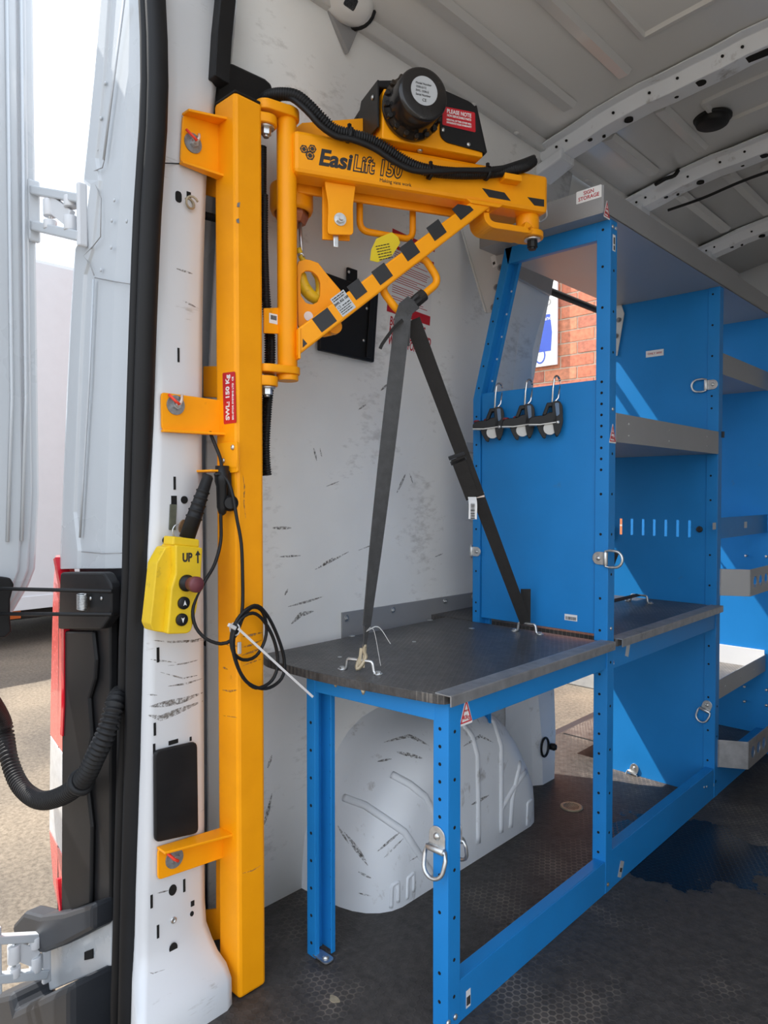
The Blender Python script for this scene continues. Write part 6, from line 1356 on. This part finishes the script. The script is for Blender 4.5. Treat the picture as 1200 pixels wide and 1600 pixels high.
mb = MB(); mb.lathe([(0.0125, 0.006), (0.0125, 0.026), (0.0145, 0.026), (0.0145, 0.036), (0.012, 0.0385), (0.001, 0.039)], ec, V(1, 0.02, 0), 24); mb.build('stop_button', M['estop'], pn)
for u, v, sg_ in ((286, 942, 1), (283, 968, -1)):
    c = pX(u, v, XFp); mb = MB(); mb.lathe([(0.0115, 0), (0.0115, 0.005), (0.010, 0.0065), (0.001, 0.0065)], c, V(1, 0, 0), 22); bt_ = mb.build('push_button', M['black'], pn)
    mb = MB(); c2 = c + V(0.0066, 0, 0); mb.prism([c2 + V(0, 0, 0.0055 * sg_), c2 + V(0, 0.0032, -0.0045 * sg_), c2 + V(0, 0, -0.0022 * sg_), c2 + V(0, -0.0032, -0.0045 * sg_)], (0.0005, 0, 0)); mb.build('arrow', M['white'], bt_)
text('lettering', 'UP', M['ink'], pn, pX(285, 872, XFp + 0.0004), V(0, 1, -0.02), (0, 0, 1), 0.022, off=0.0009, squeeze=0.75)
c = pX(309, 870, XFp + 0.0002); mb = MB(); mb.prism([c + V(0, -0.0015, -0.012), c + V(0, 0.0015, -0.012), c + V(0, 0.0015, 0.004), c + V(0, -0.0015, 0.004)], (0.0006, 0, 0)); mb.prism([c + V(0, -0.0055, 0.003), c + V(0, 0.0055, 0.003), c + V(0, 0, 0.012)], (0.0006, 0, 0)); mb.build('arrow', M['ink'], pn)
# pendant cable with coil
cp_ = [(346, 792, .20), (345, 808, .20), (345, 845, .20), (336, 880, .205), (322, 905, .21), (308, 930, .212), (301, 955, .215), (306, 980, .22), (322, 998, .23), (345, 1006, .238), (362, 1000, .245), (372, 985, .25), (378, 968, .25), (392, 950, .25), (408, 953, .25), (416, 975, .248), (414, 1000, .246), (400, 1025, .245), (380, 1031, .246), (364, 1018, .25), (362, 990, .252), (375, 962, .254), (398, 946, .254), (415, 958, .252), (432, 990, .25), (444, 1030, .25), (440, 1060, .25), (415, 1076, .25), (385, 1065, .252), (367, 1030, .254), (364, 995, .256), (376, 968, .256), (395, 958, .256), (412, 970, .254), (428, 1000, .252), (434, 1035, .252), (425, 1063, .252), (400, 1075, .252), (378, 1055, .250), (366, 1020, .248), (366, 992, .246), (375, 970, .244), (379, 945, .240), (379, 900, .238), (377, 850, .236), (370, 810, .232), (364, 775, .226), (356, 752, .216), (345, 741, .208), (335, 742, .204)]
mb = MB(); mb.tube(catmull([pX(u, v, x) for u, v, x in cp_], 0.008), 0.0034, 8); mb.build('cable', M['rubber'], pn)
mb = MB(); mb.tube(catmull([pX(u, v, x) for u, v, x in [(347, 735, .20), (344, 715, .19), (334, 690, .175), (328, 675, .165)]], 0.008), 0.0034, 8); mb.build('cable', M['rubber'], pn)
t = thing('cable_tie', 'long pale nylon cable tie around the coiled black cable', 'cable tie', pX(420, 1030, 0.26))
mb = MB(); mb.bar(pX(372, 982, 0.262), pX(489, 1089, 0.30), 0.0046, 0.0012, AN); mb.build('tail', M['tie'], t)
mb = MB(); mb.bar(pX(357, 976, 0.262), pX(368, 982, 0.262), 0.007, 0.006, V(1, 0, 0)); mb.build('head', M['tie'], t, 0.001)
mb = MB(); c = pX(367, 983, 0.252); mb.tube([c + V(0.010 * math.cos(k * 0.5), 0.004 * math.cos(k * 0.5), 0.012 * math.sin(k * 0.5)) for k in range(13)], 0.0015, 6); mb.build('loop', M['tie'], t)
mb = MB(); mb.bar(pX(374, 1003, PX1 + 0.003), pX(374, 1022, PX1 + 0.003), 0.008, 0.005, V(1, 0, 0)); mb.build('cable_anchor', M['tie'], ho, 0.002)
# ------------------------------------------------------------------ webbing strap over the handle
ws = thing('webbing_strap', 'dark webbing strap looped over the hoist handle and lashed to the bench top', 'strap', V(0.31, 0.38, 0.64))
top = A(0.281, 0.010, 1.422)
lb = pZ(588, 1005, 0.655); lb = V((A0.x + B0.x) / 2 + 0.004, (A0.y + B0.y) / 2 + 0.012, 0.70)
hb = A0.lerp(B0, 0.62) + V(0, 0, 0.655)
def ribbon(name, path, wdirs, wd, m, th=0.0018, scale=None):
    sec = [(-th / 2, -wd / 2), (th / 2, -wd / 2), (th / 2, wd / 2), (-th / 2, wd / 2)]
    xs = []
    for k in range(len(path)):
        tt = path[min(k + 1, len(path) - 1)] - path[max(k - 1, 0)]; xs.append(tt.cross(wdirs[k]).normalized())
    mb = MB(); mb.sweep(path, sec, xh=xs, sm=False, scale=scale); return mb.build(name, m, ws)
# left run
pl0 = pA(629, 498, 0.022); pl1 = hb + V(0.004, 0.006, 0.075)
N_ = 24; path = [pl0.lerp(pl1, k / (N_ - 1)) for k in range(N_)]
wdir = []
for k in range(N_):
    f = k / (N_ - 1); a_ = AS.copy(); b_ = V(-0.35, 0.35, 0); wdir.append((RT * (1 - f * 0.55) + _h * (f * 0.75)).normalized())
ribbon('webbing', path, wdir, 0.0345, M['webbing'], 0.0022, scale=[1 - 0.15 * max(0, (k - 18) / 6) for k in range(N_)])
# neck down to the hook
ribbon('webbing', [pl1, pl1.lerp(hb, 0.3), pl1.lerp(hb, 0.55)], [wdir[-1]] * 3, 0.020, M['webbing'], 0.004, scale=[1, 0.7, 0.5])
# wrap over the handle bar
hd_ = (h2[2] - h2[1]).normalized(); c = A(0.281, 0.004, 1.4195); nrm_ = hd_.cross(AN).normalized()
for o_, m_ in ((-0.004, M['webbing']), (0.012, M['webbing2'])):
    loop = [c + hd_ * (o_ + 0.004) + AN * (0.0115 * math.cos(a)) + nrm_ * (0.0115 * math.sin(a)) for a in [2 * math.pi * k / 16 for k in range(16)]]
    mb = MB(); mb.sweep(loop, [(-0.0016, -0.017), (0.0022, -0.017), (0.0022, 0.017), (-0.0016, 0.017)], xh=[(p - (c + hd_ * (o_ + 0.004))) for p in loop], closed=True, sm=False); mb.build('wrap', m_, ws)
ribbon('webbing', [A(0.276, 0.018, 1.418), pA(634, 482, 0.024), pl0, pA(627, 540, 0.024)], [AS, AS, RT, RT], 0.036, M['webbing'], 0.003)
# loose tail
ribbon('loose_end', catmull([pA(629, 500, 0.026), pA(616, 512, 0.03), pA(606, 525, 0.032), pA(597, 538, 0.034), pA(594, 545, 0.034)], 0.008), [V(0, 0, 1)] * 99, 0.007, M['webbing2'])
# right run with buckle
pr0 = pA(644, 500, 0.006); pr1 = A1.lerp(B1, 0.42) + V(0, 0, 0.66)
bk = 0.46
path = [pr0.lerp(pr1, k / 19) for k in range(20)]
ribbon('webbing', path, [(RT * 0.95 + V(0, 0, 0.3)).normalized()] * 20, 0.036, M['webbing2'], 0.0022, scale=[1 - 0.22 * k / 19 for k in range(20)])
rd = (pr1 - pr0).normalized(); wdr = (RT - rd * RT.dot(rd)).normalized()
bkp = pP(715, 716, (pr0 + pr1) / 2, rd.cross(wdr))
ribbon('webbing', [bkp, bkp + rd * 0.11], [wdr] * 2, 0.033, M['webbing2'], 0.006)
for o_ in (-0.007, 0.007):
    mb = MB(); mb.bar(bkp + rd * o_ - wdr * 0.020, bkp + rd * o_ + wdr * 0.020, 0.006, 0.009, rd); mb.build('buckle', M['charcoal'], ws, 0.001)
q0 = bkp + rd * 0.105; ribbon('wash_tag', catmull([q0, q0 + V(0.012, -0.012, -0.02), q0 + V(0.014, -0.016, -0.055)], 0.006), [RT] * 99, 0.020, M['white'], 0.0008)
mb = MB(); tc_ = q0 + V(0.0145, -0.0165, -0.035); barcode(mb, tc_ + V(0.0006, -0.0008, 0), V(0, 0, -1), RT, V(0.69, -0.72, 0), 0.036, 0.010); mb.build('tag_print', M['ink'], ws, kind='stuff')
ribbon('wash_tag', [q0, q0 + RT * 0.03 + V(0, 0, 0.004)], [V(0, 0, 1)] * 2, 0.012, M['clearpaint'], 0.0008)
ribbon('webbing', [pr1 + V(0, 0, 0.09) + (pr0 - pr1).normalized() * 0.0, pr1 + V(0, 0, 0.03), pr1 + V(0, 0, -0.002)], [RT] * 3, 0.026, M['webbing2'], 0.003)
# left hook and tags
mb = MB()
hkp = [pl1.lerp(hb, 0.5), pl1.lerp(hb, 0.72), hb + V(0.004, 0.004, 0.012), hb + V(0.0, -0.006, -0.006), hb + V(-0.006, -0.012, -0.012), hb + V(-0.010, -0.006, -0.002), hb + V(-0.008, 0.0, 0.010)]
mb.tube(catmull(hkp, 0.004), 0.0042, 8); mb.build('hook', M['brass'], ws)
for k in (-1, 1):
    mb = MB(); mb.bar(hb + V(0, 0, 0.03) + RT * 0.004 * k, hb + V(-0.002, -0.004, -0.01) + RT * 0.004 * k, 0.002, 0.006, RT); mb.build('hook_cheek', M['brass'], ws)
q0 = pl1.lerp(hb, 0.15)
for dx, dz, l in ((0.03, -0.07, 1), (0.05, -0.025, 1)):
    ribbon('paper_tag', catmull([q0, q0 + RT * dx * 0.5 + V(0, 0, 0.012 + dz * 0.1), q0 + RT * dx + V(0, 0, dz)], 0.006), [_h] * 99, 0.006, M['reelwhite'], 0.0008)
